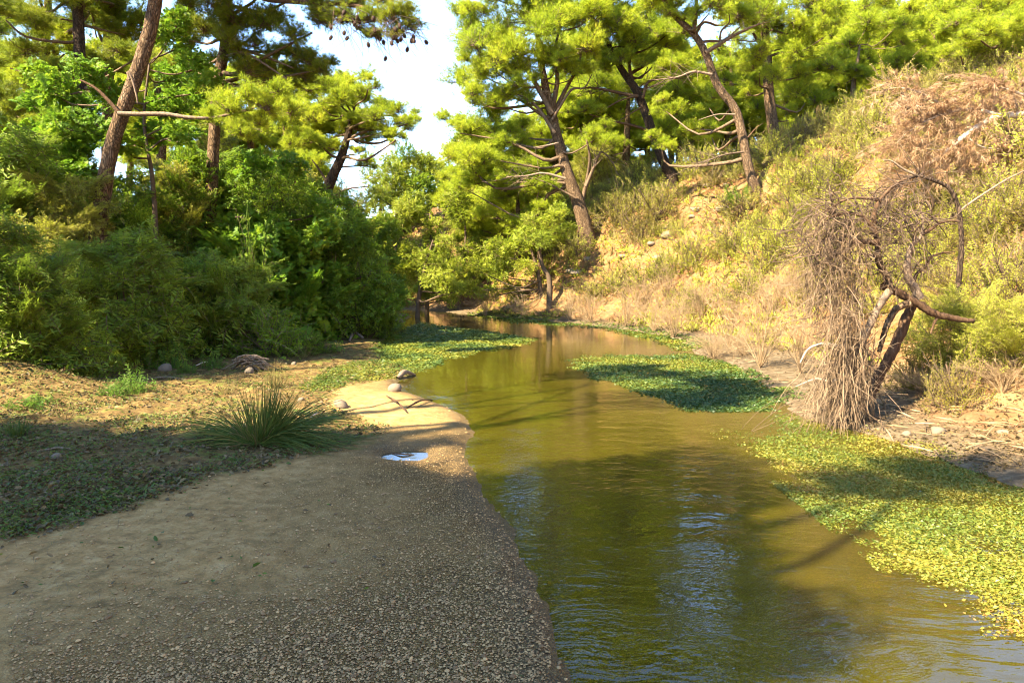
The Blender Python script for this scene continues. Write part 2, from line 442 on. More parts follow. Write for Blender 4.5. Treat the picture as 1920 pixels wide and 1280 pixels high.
def stems(seed, n=9, r=.022, mat=None, reach=.8, kinks=.05, sub=3):
    global rng
    keep, rng = rng, np.random.default_rng(seed)
    b = MB()
    a = U(0, 6.28, n); tilt = U(.1, 1.0, n)
    end = np.stack([np.cos(a) * tilt, np.sin(a) * tilt, U(.6, 1.0, n)], -1) * reach
    u = np.linspace(0, 1, 7)[None, :, None]
    P = end[:, None] * np.concatenate([u ** 1.25, u ** 1.25, u ** .8], -1) + np.cumsum(rng.normal(size=(n, 7, 3)) * kinks * .4, 1) * u
    P[:, :, 2] -= .05 * (1 - u[0, :, 0])
    V, T = tubes(P, np.linspace(r, r * .3, 7)[None] * U(.6, 1.1, (n, 1)), 5)
    b.add(V, T, 0, .5)
    for q in range(sub):
        i = rng.integers(2, 6, n)
        s = P[np.arange(n), i]; e = s + nrm(end + rng.normal(size=(n, 3)) * .6) * U(.25, .5, n)[:, None] * reach
        Q = s[:, None] * (1 - u) + e[:, None] * u + np.cumsum(rng.normal(size=(n, 7, 3)) * kinks * .3, 1) * u
        V, T = tubes(Q, np.linspace(r * .5, r * .15, 7)[None] * np.ones((n, 1)), 4)
        b.add(V, T, 0, U(0, 1))
    me = b.mesh('stems', [mat or M['stem']])
    rng = keep
    return me
STEMS = [stems(300 + i) for i in range(4)]
FOL = {
    'dark': [leafy(400 + i, M['dark_leaf'], LEAF, 300, 15, .075, 'dome', .34, up=.25) for i in range(4)],
    'pale': [leafy(420 + i, M['pale_leaf'], NARROW, 180, 14, .16, 'dome', .5, up=.05, rr=.4) for i in range(4)],
    'lobed': [leafy(440 + i, M['lobed'], LOBED, 190, 9, .15, 'dome', .38, up=.1) for i in range(3)],
    'hill': [leafy(460 + i, M['hill_leaf'], LEAF, 280, 13, .055, 'dome', .34, up=.6, shell=.35) for i in range(4)],
    'olive': [leafy(480 + i, M['olive_leaf'], LEAF, 260, 13, .055, 'dome', .34, up=.6, shell=.35) for i in range(3)],
}
BALL = {
    'lobed': [leafy(500 + i, M['lobed'], LOBED, 130, 9, .15, 'ball', .4, up=.05) for i in range(3)],
    'sun': [leafy(520 + i, M['sun_leaf'], LEAF6, 200, 12, .105, 'ball', .4, up=.1) for i in range(4)],
    'dark': [leafy(540 + i, M['dark_leaf'], LEAF6, 200, 12, .10, 'ball', .4, up=.1) for i in range(4)],
    'pale': [leafy(560 + i, M['pale_leaf'], NARROW, 120, 13, .21, 'ball', .55, up=0, rr=.4) for i in range(4)],
    'olive': [leafy(590 + i, M['olive_leaf'], LEAF, 200, 12, .09, 'ball', .42, up=.2) for i in range(3)],
    'hill': [leafy(580 + i, M['hill_leaf'], LEAF, 200, 13, .09, 'ball', .42, up=.2) for i in range(3)],
}

# ------------------------------------------------------------------ ground sheet
def axis(segs):
    o = [segs[0][0]]
    for a, b, s in segs:
        n = max(1, int(round((b - a) / s)))
        o += list(np.linspace(a, b, n + 1)[1:])
    return np.array(o)
gx = axis([(-140, -60, 8), (-60, -26, 2), (-26, -9, .5), (-9, -4.5, .14), (-4.5, 3.2, .05), (3.2, 8, .12), (8, 28, .4), (28, 60, 2), (60, 160, 8)])
gy = axis([(-60, -10, 5), (-10, 1.4, .6), (1.4, 4, .045), (4, 8.5, .06), (8.5, 14, .11), (14, 34, .3), (34, 60, 1), (60, 180, 8)])
GX, GY = np.meshgrid(gx, gy)
GZ = terrain(GX, GY)
nx, ny = len(gx), len(gy)
ii, jj = np.meshgrid(np.arange(nx - 1), np.arange(ny - 1))
q = (jj * nx + ii).ravel()
GT = np.concatenate([np.stack([q, q + 1, q + nx + 1], -1), np.stack([q, q + nx + 1, q + nx], -1)])
gme = make_mesh('ground', np.stack([GX, GY, GZ], -1).reshape(-1, 3), GT, [])
bare, grav, hill, wet = masks(GX, GY)
wet = np.maximum(wet, .8 * sst(.55, .25, np.hypot(GX - PUD[0], GY - PUD[1])))
for nm, a in (('right', (GX > (xl(GY) + xr(GY)) / 2) * 1.0), ('bare', bare), ('gravel', grav * (GX < (xl(GY) + xr(GY)) / 2)), ('hill', hill), ('wet', wet)):
    g = gme.attributes.new(nm, 'FLOAT', 'POINT')
    g.data.foreach_set('value', np.asarray(a, np.float32).ravel())
def ground_mat():
    m, nt = new_mat('ground_soil')
    P = nd(nt, 'ShaderNodeTexCoord').outputs['Object']
    A = lambda n: nd(nt, 'ShaderNodeAttribute', attribute_name=n).outputs['Fac']
    z = nd(nt, 'ShaderNodeSeparateXYZ', {0: P}).outputs[2]
    n1, n2, n3 = noise(nt, P, 1.3, 6), noise(nt, P, 9, 6, .65), noise(nt, P, 60, 4, .7)
    sand = ramp(nt, n2, [(.3, (.17, .104, .036)), (.5, (.32, .188, .064)), (.7, (.42, .272, .108))])
    sand = mixc(nt, math_(nt, 'MULTIPLY', ramp(nt, n3, [(.45, (0, 0, 0)), (.7, (1, 1, 1))]), .35), sand, (.10, .062, .024))
    vo = nd(nt, 'ShaderNodeTexVoronoi', {'Vector': P, 'Scale': 105.0, 'Randomness': 1.0})
    sep = nd(nt, 'ShaderNodeSeparateColor', {0: vo.outputs['Color']}).outputs[0]
    gcol = ramp(nt, sep, [(0, (.12, .060, .016)), (.4, (.28, .150, .038)), (.75, (.40, .232, .066)), (1, (.50, .335, .13))])
    grv = mixc(nt, math_(nt, 'MULTIPLY', vo.outputs['Distance'], 1.3), gcol, (.06, .038, .014))
    c = mixc(nt, A('gravel'), sand, grv)
    mud = ramp(nt, n2, [(.28, (.035, .020, .007)), (.5, (.115, .068, .021)), (.66, (.22, .14, .05)), (.8, (.28, .19, .08))])
    green = ramp(nt, noise(nt, P, 4.5, 5, .7), [(.52, (0, 0, 0)), (.62, (1, 1, 1))])
    mud = mixc(nt, math_(nt, 'MULTIPLY', green, .75), mud, (.085, .105, .014))
    c = mixc(nt, A('bare'), mud, c)
    shore = ramp(nt, n2, [(.3, (.055, .036, .018)), (.5, (.105, .072, .038)), (.7, (.17, .125, .075))])
    c = mixc(nt, A('right'), c, shore)
    soil = ramp(nt, n1, [(.30, (.075, .030, .010)), (.5, (.15, .068, .024)), (.68, (.22, .12, .05))])
    soil = mixc(nt, ramp(nt, n2, [(.45, (0, 0, 0)), (.7, (1, 1, 1))]), soil, (.19, .125, .05))
    c = mixc(nt, A('hill'), c, soil)
    under = ramp(nt, z, [(0, (1, 1, 1)), (.004, (0, 0, 0))])
    bed = ramp(nt, n1, [(.3, (.085, .058, .012)), (.5, (.165, .112, .022)), (.7, (.25, .175, .042))])
    bed = mixc(nt, .45, bed, grv, 'MIX')
    mr = nd(nt, 'ShaderNodeMapRange', {'Value': z, 'From Min': -.03, 'From Max': .004, 'To Min': 1.0, 'To Max': 0.0}).outputs[0]
    c = mixc(nt, mr, c, bed)
    c = mixc(nt, math_(nt, 'MULTIPLY', A('wet'), .55), c, (.055, .040, .022))
    hgt = math_(nt, 'ADD', math_(nt, 'MULTIPLY', math_(nt, 'MULTIPLY', A('gravel'), -1.0), math_(nt, 'MULTIPLY', vo.outputs['Distance'], .8)),
                math_(nt, 'ADD', math_(nt, 'MULTIPLY', n2, 1.0), math_(nt, 'MULTIPLY', n3, .35)))
    bp = nd(nt, 'ShaderNodeBump', {'Height': hgt, 'Strength': .7, 'Distance': .02}).outputs[0]
    rg = math_(nt, 'SUBTRACT', .92, math_(nt, 'MULTIPLY', A('wet'), .5))
    out(nt, nd(nt, 'ShaderNodeBsdfPrincipled', {'Base Color': c, 'Roughness': rg, 'Specular IOR Level': .12, 'Normal': bp}).outputs[0])
    return m
gme.materials.append(ground_mat())
ground = tag(obj('ground', gme), kind='structure')

# ------------------------------------------------------------------ water
def water_mat(name, silt, tint, siltf, rip=1.0):
    m, nt = new_mat(name)
    P = nd(nt, 'ShaderNodeTexCoord').outputs['Object']
    wpz = nd(nt, 'ShaderNodeVectorMath', {0: P, 1: nd(nt, 'ShaderNodeVectorMath', {0: nd(nt, 'ShaderNodeTexNoise', {'Vector': P, 'Scale': 1.1}).outputs[1], 'Scale': .5}, operation='SCALE').outputs[0]}, operation='ADD').outputs[0]
    m1 = nd(nt, 'ShaderNodeMapping', {'Vector': wpz, 'Rotation': (0, 0, math.radians(-14)), 'Scale': (7, 19, 1)}).outputs[0]
    m2 = nd(nt, 'ShaderNodeMapping', {'Vector': wpz, 'Rotation': (0, 0, math.radians(18)), 'Scale': (1.6, 3.4, 1)}).outputs[0]
    a = noise(nt, m1, 1.6, 2, .5); b = noise(nt, m2, 1.5, 2, .5)
    patch = ramp(nt, noise(nt, P, .55, 2), [(.35, (.25, .25, .25)), (.65, (1, 1, 1))])
    sx = nd(nt, 'ShaderNodeSeparateXYZ', {0: P}).outputs[1]
    calm = nd(nt, 'ShaderNodeMapRange', {'Value': sx, 'From Min': 5.0, 'From Max': 11.0, 'To Min': 1.0, 'To Max': .30}).outputs[0]
    hgt = math_(nt, 'MULTIPLY', math_(nt, 'ADD', math_(nt, 'MULTIPLY', math_(nt, 'MULTIPLY', a, patch), .5), math_(nt, 'MULTIPLY', b, .9)), calm)
    bp = nd(nt, 'ShaderNodeBump', {'Height': hgt, 'Strength': 1.0, 'Distance': .0105 * rip}).outputs[0]
    fr = nd(nt, 'ShaderNodeFresnel', {'IOR': 1.47, 'Normal': bp}).outputs[0]
    tr = nd(nt, 'ShaderNodeBsdfTransparent', {'Color': c4(tint)}).outputs[0]
    sc = mixc(nt, noise(nt, P, .9, 4), [x * .7 for x in silt], [x * 1.3 for x in silt])
    df = nd(nt, 'ShaderNodeBsdfDiffuse', {'Color': sc}).outputs[0]
    body = nd(nt, 'ShaderNodeMixShader', {0: siltf, 1: tr, 2: df}).outputs[0]
    gl = nd(nt, 'ShaderNodeBsdfGlossy', {'Color': (1, 1, 1, 1), 'Roughness': .015, 'Normal': bp}).outputs[0]
    out(nt, nd(nt, 'ShaderNodeMixShader', {0: fr, 1: body, 2: gl}).outputs[0])
    return m
wy = np.concatenate([np.linspace(-20, 1, 8), np.linspace(1.2, 31.5, 140)])
wv = []
for y in wy:
    a_, b_ = float(xl(y)) - .35, float(xr(y)) + .35
    wv += [[a_ + (b_ - a_) * t, y, 0] for t in np.linspace(0, 1, 9)]
wt = []
for i in range(len(wy) - 1):
    for j in range(8):
        k = i * 9 + j
        wt += [[k, k + 1, k + 10], [k, k + 10, k + 9]]
wme = make_mesh('stream', wv, wt, [water_mat('stream_water', (.16, .122, .012), (.84, .73, .30), .20)])
tag(obj('stream', wme), kind='structure')
b = MB()
th = np.linspace(0, 2 * math.pi, 41)[:-1]
pr = 1 + .22 * np.sin(2 * th + 1) + .16 * np.sin(5 * th) + .08 * np.sin(9 * th + 2)
pz = tz(PUD[0], PUD[1]) + .031
pv = np.stack([PUD[0] + .36 * np.cos(th), PUD[1] + .34 * np.sin(th), np.full(40, pz)], -1)
pme = make_mesh('puddle', np.vstack([[[PUD[0], PUD[1], pz]], pv]), [[0, i + 1, (i + 1) % 40 + 1] for i in range(40)], [water_mat('puddle_water', (.12, .09, .04), (.8, .7, .5), .2, .15)])
tag(obj('puddle', pme), kind='structure')

# ------------------------------------------------------------------ trees
def root_of(name, p, label, cat, group=None):
    return thing(name, (float(p[0]), float(p[1]), float(p[2])), label, cat, group)
def limb_part(root, pts, r0, r1, mat, sides=6, n=10, name='branch', lump=.08):
    V, T = rough_tube(pts, [r0, (r0 + r1) * .55, r1], n, sides, lump, int(rng.integers(0, 900)))
    return obj(name, MB().add(V, T, 0, U(0, 1)).mesh(name, [mat], root.location), root)
def tree(name, label, cat, trunk, radii, clumps, pool, bark, limbmat, group=None, part='foliage_clump', extra=(), base=True, tilt=.3, flat=(.75, 1.05), attach=.2):
    """trunk: world points from the base up; clumps: (centre, radius)"""
    trunk = [np.asarray(p, float) for p in trunk]
    if base:
        z = tz(trunk[0][0], trunk[0][1])
        if z < trunk[0][2]:
            trunk = [np.array([trunk[0][0], trunk[0][1], z - .15])] + trunk
            radii = [radii[0] * 1.25] + list(radii)
        trunk[0][2] = min(trunk[0][2], z - .15)
    root = root_of(name, trunk[0], label, cat, group)
    V, T = rough_tube(trunk, radii, max(18, 5 * len(trunk)), 14, .10, int(rng.integers(0, 900)))
    obj('trunk', MB().add(V, T).mesh('trunk', [bark], root.location), root)
    D = smooth_pts(trunk, 60)
    RR = np.interp(np.linspace(0, 1, 60), np.linspace(0, 1, len(radii)), radii)
    prev = []
    for c, r in clumps:
        c = np.asarray(c, float)
        if cat == 'tree' and name == 'pine_tree': r = r * 1.22
        dist = np.linalg.norm(D - c, axis=1)
        hor = np.linalg.norm((D - c)[:, :2], axis=1)
        pen = np.maximum(0, D[:, 2] - (c[2] - .25 * hor)) * 1.6
        i = int(np.argmin(dist + pen + (np.arange(60) < 60 * attach) * 50))
        q0 = D[i]
        foot = c + (0, 0, -.28 * r)
        mid = q0 * .45 + foot * .55 + rng.normal(size=3) * .10 * dist[i] + (0, 0, -.06 * dist[i])
        r0 = min(RR[i] * .5, .014 + .019 * dist[i])
        holder = root
        if dist[i] > .5 * r:
            holder = limb_part(root, [q0, q0 * .7 + mid * .3 + rng.normal(size=3) * .04 * dist[i], mid, foot], r0, .018, limbmat)
        parts_ = [(c, r)]
        if name == 'pine_tree' and group != 'pines outside the picture':
            a0 = U(0, 6.28)
            parts_ = [(c + np.array([math.cos(a0 + k * 2.1) * U(.4, .75), math.sin(a0 + k * 2.1) * U(.3, .7), U(-.4, .45)]) * r, r * U(.5, .78)) for k in range(3)]
        for c_, r_ in parts_:
            obj(part, pool[int(rng.integers(0, len(pool)))], holder, tuple(c_ - np.array(root.location)),
                (U(-tilt, tilt), U(-tilt, tilt), U(0, 6.28)), (r_ * U(.9, 1.1), r_ * U(.9, 1.1), r_ * U(*flat)))
    for pts, r0, r1, mat in extra:
        limb_part(root, pts, r0 * .72, r1 * .8, mat, 7, 20, lump=.16)
    return root
def px_clumps(lst, Y, dy=1.0):
    o = []
    for t in lst:
        y = Y + (t[3] if len(t) > 3 else U(-dy, dy))
        o.append((at(t[0], t[1], y), t[2] / F * y))
    return o
def pxl(lst, Y):
    return [at(p[0], p[1], p[2] if len(p) > 2 else Y) for p in lst]
def bare_twigs(root, pts, n, length, mat, name='twig', r=.012, sides=3):
    """short dead side twigs along a limb, one mesh"""
    D = smooth_pts(pts, 40)
    i = rng.integers(8, 40, n)
    s = D[i]
    tan = nrm(D[np.minimum(i + 1, 39)] - D[i - 1])
    e = nrm(tan + rng.normal(size=(n, 3)) * .8) * U(.4, 1, n)[:, None] * length
    u = np.linspace(0, 1, 6)[None, :, None]
    P = s[:, None] + e[:, None] * u + np.cumsum(rng.normal(size=(n, 6, 3)), 1) * length * .03 * u
    V, T = tubes(P, np.linspace(r, r * .3, 6)[None] * np.ones((n, 1)), sides)
    return obj(name, MB().add(V, T, 0, U(0, 1)).mesh(name, [mat], root.location), root)

BK, BD, LM = M['pine_bark'], M['pine_bark_dark'], M['limb']
PG = 'pines on the right slope'
# --- right bank, main pines
t = tree('pine_tree', 'large pine with a forking pale trunk, left of the right slope above the stream', 'tree',
     pxl([(1108, 470), (1088, 392), (1062, 320), (1046, 262), (1032, 205), (1022, 160), (1012, 100), (1005, 40), (1000, -30)], 27), [.30, .25, .21, .19, .17, .14, .11, .08, .04],
     px_clumps([(905, 65, 45), (955, 20, 60), (1030, 10, 62), (1000, 72, 50), (932, 120, 48), (885, 165, 38), (1062, 70, 52), (1090, 20, 55), (900, 225, 42), (945, 185, 45),
                (868, 285, 36), (912, 282, 42), (1072, 138, 34), (1010, -50, 70), (950, -60, 60), (1085, -60, 60), (878, 345, 36), (925, 330, 42), (955, 245, 36), (862, 242, 22),
                (880, 120, 26), (1120, 250, 26), (1125, 60, 36), (885, 25, 34), (985, 130, 34), (925, 70, 50), (970, 165, 34), (900, 300, 36), (945, 290, 36), (1045, 110, 36), (905, 190, 36), (930, -130, 70), (1000, -140, 72), (940, -220, 70), (1010, -240, 70), (960, -310, 60), (880, -60, 45)], 27, 1.3), PINE, BK, LM, PG,
     extra=[(pxl([(1085, 395), (1098, 350), (1106, 300, 26.5), (1100, 262, 26.2)], 27), .14, .03, LM), (pxl([(1098, 350), (1115, 310), (1128, 285), (1150, 306)], 26.6), .10, .02, LM),
            (pxl([(1060, 335), (1020, 325), (985, 330), (950, 332)], 26.3), .07, .015, M['dead_grey']), (pxl([(1080, 372), (1040, 350), (1000, 335), (965, 340)], 26.6), .06, .012, LM),
            (pxl([(1040, 250), (1010, 205), (985, 185), (965, 195)], 26.5), .10, .02, LM), (pxl([(1036, 215), (1000, 150), (975, 108), (960, 60)], 26.7), .15, .04, LM),
            (pxl([(1034, 210), (1045, 150), (1040, 100), (1050, 50)], 27.3), .15, .04, LM), (pxl([(1036, 215), (1062, 165), (1085, 120), (1092, 70)], 27.5), .13, .03, LM),
            (pxl([(1035, 225), (1070, 170), (1095, 165), (1110, 140)], 26.6), .08, .02, LM), (pxl([(1048, 268), (1030, 272), (1000, 277)], 26.5), .06, .015, M['dead_grey'])])
for k in range(3):
    bare_twigs(t, pxl([[(1060, 335), (1020, 325), (985, 330), (950, 332)], [(1098, 350), (1115, 310), (1128, 285), (1150, 306)], [(1036, 215), (1000, 150), (975, 108), (960, 60)]][k], 26.4), 26, 1.3, M['twig'])
t = tree('pine_tree', 'dark-trunked pine leaning left on the slope, its foot blackened', 'tree',
     pxl([(1258, 330), (1250, 315), (1228, 262), (1208, 205), (1190, 165), (1165, 130), (1140, 80), (1120, 20)], 28), [.26, .20, .18, .165, .15, .12, .08, .04],
     px_clumps([(1110, 108, 34), (1150, 60, 42), (1200, 60, 46), (1180, 8, 50), (1242, 90, 38), (1132, 15, 45), (1262, 40, 45), (1105, 205, 26), (1222, -50, 60), (1150, -55, 60), (1258, 132, 30), (1160, 105, 30), (1215, 115, 30), (1190, -120, 65), (1240, -155, 58), (1180, -215, 58), (1225, -260, 50)], 28, 1.2), PINE, BD, M['dead_dark'], PG,
     extra=[(pxl([(1195, 182), (1150, 172), (1110, 165), (1068, 168)], 27.5), .10, .02, M['dead_dark']), (pxl([(1195, 180), (1160, 190), (1120, 215), (1100, 232)], 27.3), .05, .012, M['dead_dark']),
            (pxl([(1205, 200), (1180, 215), (1145, 238)], 27.2), .05, .012, M['dead_dark']), (pxl([(1205, 185), (1215, 155), (1245, 148), (1280, 148)], 27.5), .08, .02, M['dead_dark']),
            (pxl([(1185, 155), (1180, 110), (1200, 70), (1190, 20)], 28), .11, .03, M['dead_dark']), (pxl([(1180, 140), (1225, 110), (1250, 70)], 28.2), .10, .03, M['dead_dark'])])
bare_twigs(t, pxl([(1195, 182), (1150, 172), (1110, 165), (1068, 168)], 27.5), 26, 1.2, M['dead_twig_dark'])
bare_twigs(t, pxl([(1205, 185), (1215, 155), (1245, 148), (1280, 148)], 27.5), 24, 1.2, M['dead_twig_dark'])
t = tree('pine_tree', 'tall curved pine with a reddish trunk bending left at the top of the picture', 'tree',
     pxl([(1436, 400), (1425, 375), (1405, 320), (1392, 255), (1378, 205), (1345, 160), (1325, 105), (1302, 65), (1265, 30), (1240, -10), (1225, -60)], 22.5), [.23, .17, .15, .14, .13, .12, .11, .095, .08, .06, .03],
     px_clumps([(1245, -15, 45), (1330, 10, 42), (1395, 30, 40), (1290, -60, 65), (1205, -25, 45), (1365, -60, 60), (1405, -10, 40), (1270, 15, 30), (1250, 200, 26, 2), (1300, 230, 30, 2.5), (1240, 265, 26, 2.4), (1335, 250, 24, 2.2), (1330, 195, 22, 1.8)], 22.5, 1.2), PINE, BK, LM, PG,
     extra=[(pxl([(1322, 100), (1350, 82), (1385, 62), (1425, 45)], 22), .10, .03, LM), (pxl([(1300, 62), (1304, 30), (1306, 0), (1300, -40)], 22.4), .10, .04, LM),
            (pxl([(1335, 140), (1300, 135), (1270, 145), (1230, 150)], 22), .06, .012, M['dead_grey']), (pxl([(1395, 285), (1360, 290), (1330, 300), (1300, 310)], 22), .045, .01, M['twig']),
            (pxl([(1378, 215), (1345, 215), (1310, 225)], 22), .04, .01, M['twig']), (pxl([(1402, 258), (1418, 240), (1430, 232)], 22.2), .03, .008, M['dead_dark']), (pxl([(1350, 88), (1352, 60), (1368, 40), (1362, 10)], 22), .05, .012, LM)])
for q in ([(1322, 100), (1350, 82), (1385, 62), (1425, 45)], [(1335, 140), (1300, 135), (1270, 145), (1230, 150)], [(1395, 285), (1360, 290), (1330, 300), (1300, 310)]):
    bare_twigs(t, pxl(q, 22), 24, 1.0, M['twig'], r=.01)
tree('pine_tree', 'straight pine with a thick dark-footed trunk behind the curved pine', 'tree',
     pxl([(1466, 318), (1460, 295), (1450, 240), (1442, 180), (1438, 110), (1434, 55), (1440, 0), (1445, -60)], 27), [.31, .24, .20, .185, .17, .15, .10, .05],
     px_clumps([(1400, 15, 40), (1472, 30, 46), (1512, 25, 36), (1440, -35, 58), (1485, 112, 40), (1532, 122, 36), (1425, 125, 36, -1.6), (1385, 112, 34, 1), (1512, 178, 36, 1.2), (1465, -90, 60), (1545, 60, 30), (1450, -160, 66), (1500, -210, 66), (1560, -110, 55), (1480, -290, 66), (1410, -230, 55), (1590, -190, 55), (1480, 215, 30, 1.5), (1400, 165, 32, 1.5), (1500, 70, 36)], 27, 1.2), PINE, BK, LM, PG,
     extra=[(pxl([(1436, 95), (1420, 75), (1412, 62)], 26.7), .10, .05, M['dead_dark']), (pxl([(1440, 75), (1410, 78), (1380, 75)], 26.6), .05, .015, LM)])
tree('pine_tree', 'slim young pine with a flat airy crown on the skyline of the slope', 'tree',
     pxl([(1594, 250), (1597, 205), (1600, 160), (1607, 120), (1612, 85)], 32), [.14, .12, .1, .07, .04],
     px_clumps([(1590, 70, 34), (1632, 58, 38), (1682, 92, 36), (1562, 112, 28), (1652, 118, 32), (1602, 122, 30), (1722, 62, 36), (1690, 30, 38), (1640, 20, 30), (1575, 150, 22)], 32, 1.2), PINE, LM, LM, PG)
tree('pine_tree', 'pine with a pale bare lower trunk near the top right corner', 'tree',
     pxl([(1848, 110), (1846, 75), (1843, 30), (1840, -20), (1838, -80)], 34), [.3, .27, .25, .2, .1],
     px_clumps([(1742, 40, 42), (1800, 30, 42), (1862, 15, 42), (1905, 5, 40), (1780, 88, 36), (1825, 60, 30), (1760, 132, 34), (1720, 150, 30), (1700, 110, 34), (1800, 140, 34), (1840, 115, 30, -1.5), (1760, -20, 50), (1850, -40, 50), (1880, -10, 40), (1700, -90, 50), (1660, -170, 52), (1760, -180, 55), (1850, -130, 55), (1720, -260, 50), (1745, 85, 36)], 34, 1.5), PINE, BK, LM, PG)
# --- pines behind them
def fill_pine(label, px, base, top, Y, r, cl, pool=PINE, group='background pines'):
    tree('pine_tree', label, 'tree', pxl([(px, base), (px + U(-6, 6), (base * 2 + top) / 3), (px + U(-10, 10), (base + 2 * top) / 3), (px + U(-8, 8), top)], Y), [r, r * .85, r * .6, r * .25],
         px_clumps(cl, Y, 1.4), pool, BK, LM, group)
fill_pine('background pine between the forked pine and the dark leaning pine', 1172, 345, 150, 34, .2, [(1140, 200, 38), (1185, 235, 38), (1130, 270, 38), (1180, 290, 36), (1160, 165, 32), (1215, 265, 32), (1120, 310, 30), (1170, 325, 30), (1200, 330, 30)])
fill_pine('background pine with a thin trunk between the dark pine and the curved pine', 1272, 320, 130, 33, .17, [(1250, 170, 36), (1295, 180, 38), (1270, 230, 40), (1315, 240, 36), (1240, 235, 30), (1330, 205, 32), (1275, 130, 32), (1330, 290, 32), (1300, 300, 28)])
fill_pine('background pine filling the gap right of the straight pine', 1535, 260, 90, 34, .18, [(1500, 150, 36), (1545, 165, 40), (1580, 190, 34), (1520, 210, 38), (1560, 230, 34), (1490, 190, 34), (1540, 110, 34), (1510, 250, 30), (1575, 140, 30)])
fill_pine('background pine seen between the curved and straight pine trunks', 1365, 320, 100, 35, .18, [(1350, 120, 36), (1375, 170, 36), (1345, 200, 36), (1395, 210, 34), (1360, 250, 34), (1410, 150, 30), (1420, 250, 30), (1340, 150, 30)])
fill_pine('low pine at the foot of the slope, left of the forked pine', 968, 540, 350, 29, .16, [(925, 385, 40), (970, 370, 40), (1010, 375, 36), (940, 430, 38), (990, 425, 38), (900, 420, 34), (880, 390, 30), (1030, 415, 30), (960, 340, 30), (870, 440, 30), (960, 470, 30)])
fill_pine('slim pine with its bare trunk just left of the forked pine', 1016, 520, 330, 28, .11, [(1010, 350, 30), (1030, 385, 26), (1000, 400, 26)])
fill_pine('pine on the slope below the top right corner pine', 1757, 165, 60, 33, .13, [(1735, 110, 30), (1775, 120, 30), (1720, 145, 26), (1790, 150, 28)])
fill_pine('far pine with a pale crown low behind the sky gap', 858, 400, 300, 40, .15, [(850, 330, 26), (868, 360, 28), (835, 360, 26), (880, 390, 28)])
fill_pine('background pine high on the slope right of the slim young pine', 1690, 200, 60, 38, .16, [(1660, 165, 32), (1700, 160, 34), (1640, 190, 28), (1720, 120, 30), (1670, 130, 30)])
fill_pine('background pine at the right edge high on the hill', 1925, 90, -60, 36, .2, [(1910, -20, 45), (1945, 20, 45), (1895, 40, 30), (1960, -40, 45)])

FP = [(885, 420, 225, 33), (935, 400, 235, 35), (985, 390, 215, 35), (1045, 380, 170, 36), (1080, 360, 60, 37), (1260, 300, 40, 37), (1440, 300, 60, 38), (1530, 250, 20, 39), (1600, 230, 10, 41), (1840, 140, -20, 42), (1105, 330, 120, 36), (1150, 330, 90, 38), (1215, 320, 100, 37), (1300, 310, 90, 38), (1350, 310, 110, 39), (1405, 300, 100, 37), (1500, 270, 70, 38), (1560, 250, 60, 39), (1620, 230, 80, 40), (1660, 210, 40, 39), (1730, 190, 30, 40), (1790, 160, 10, 41), (1880, 130, 0, 42)]
FN = ['on the left flank of the right bank group', 'low behind the left flank of the forked pine', 'behind the dead limbs of the forked pine', 'behind the trunk of the forked pine', 'behind the crown of the forked pine', 'whose crown fills the gap above the dark leaning pine', 'whose crown fills the gap above the straight pine', 'left of the small sky hole at the top', 'below the small sky hole at the top', 'directly behind the top right corner pine', 'left behind the forked pine', 'right behind the forked pine', 'behind the dark leaning pine', 'right behind the dark leaning pine', 'left behind the curved pine', 'behind the straight pine', 'right behind the straight pine', 'left of the slim young pine',
      'behind the slim young pine', 'right behind the slim young pine', 'above the fallen pine', 'left of the top right corner pine', 'right of the top right corner pine']
for (px, b_, t_, Y), nm in zip(FP, FN):
    cl = []
    for i in range(11):
        u = (i + .5) / 11
        cl.append((px + U(-62, 62) * (1 - .4 * u), b_ - 25 + (t_ - b_ + 25) * u + U(-14, 14), U(30, 42)))
    fill_pine('distant pine ' + nm, px, b_ + 20, t_ + 10, Y, .16, cl, PINE, 'distant pines behind the main row')
for lab, px, by, cl in [('pine standing on the crest above the fallen pine', 1735, 165, [(-60, -110, 40), (-10, -130, 44), (40, -110, 40), (-45, -65, 34), (30, -60, 36), (0, -95, 38), (-80, -60, 30), (65, -75, 32)]),
                        ('pine on the crest near the right edge of the picture', 1870, 125, [(-50, -80, 40), (0, -105, 44), (45, -80, 40), (-30, -35, 34), (35, -40, 32), (-70, -40, 32), (10, -60, 38)]),
                        ('small pine on the crest right of the slim young pine', 1655, 190, [(-35, -95, 32), (10, -110, 34), (45, -85, 32), (-20, -60, 28), (30, -50, 28), (0, -80, 32)])]:
    p = hit(px, by)
    tree('pine_tree', lab, 'tree', [p] + [at(px + 3 * i, by - 32 * i, p[1]) for i in (1, 2, 3)], [.17, .14, .10, .05], px_clumps([(px + a, by + b_, r_) for a, b_, r_ in cl], p[1], 1.0), PINE, BK, LM, PG)
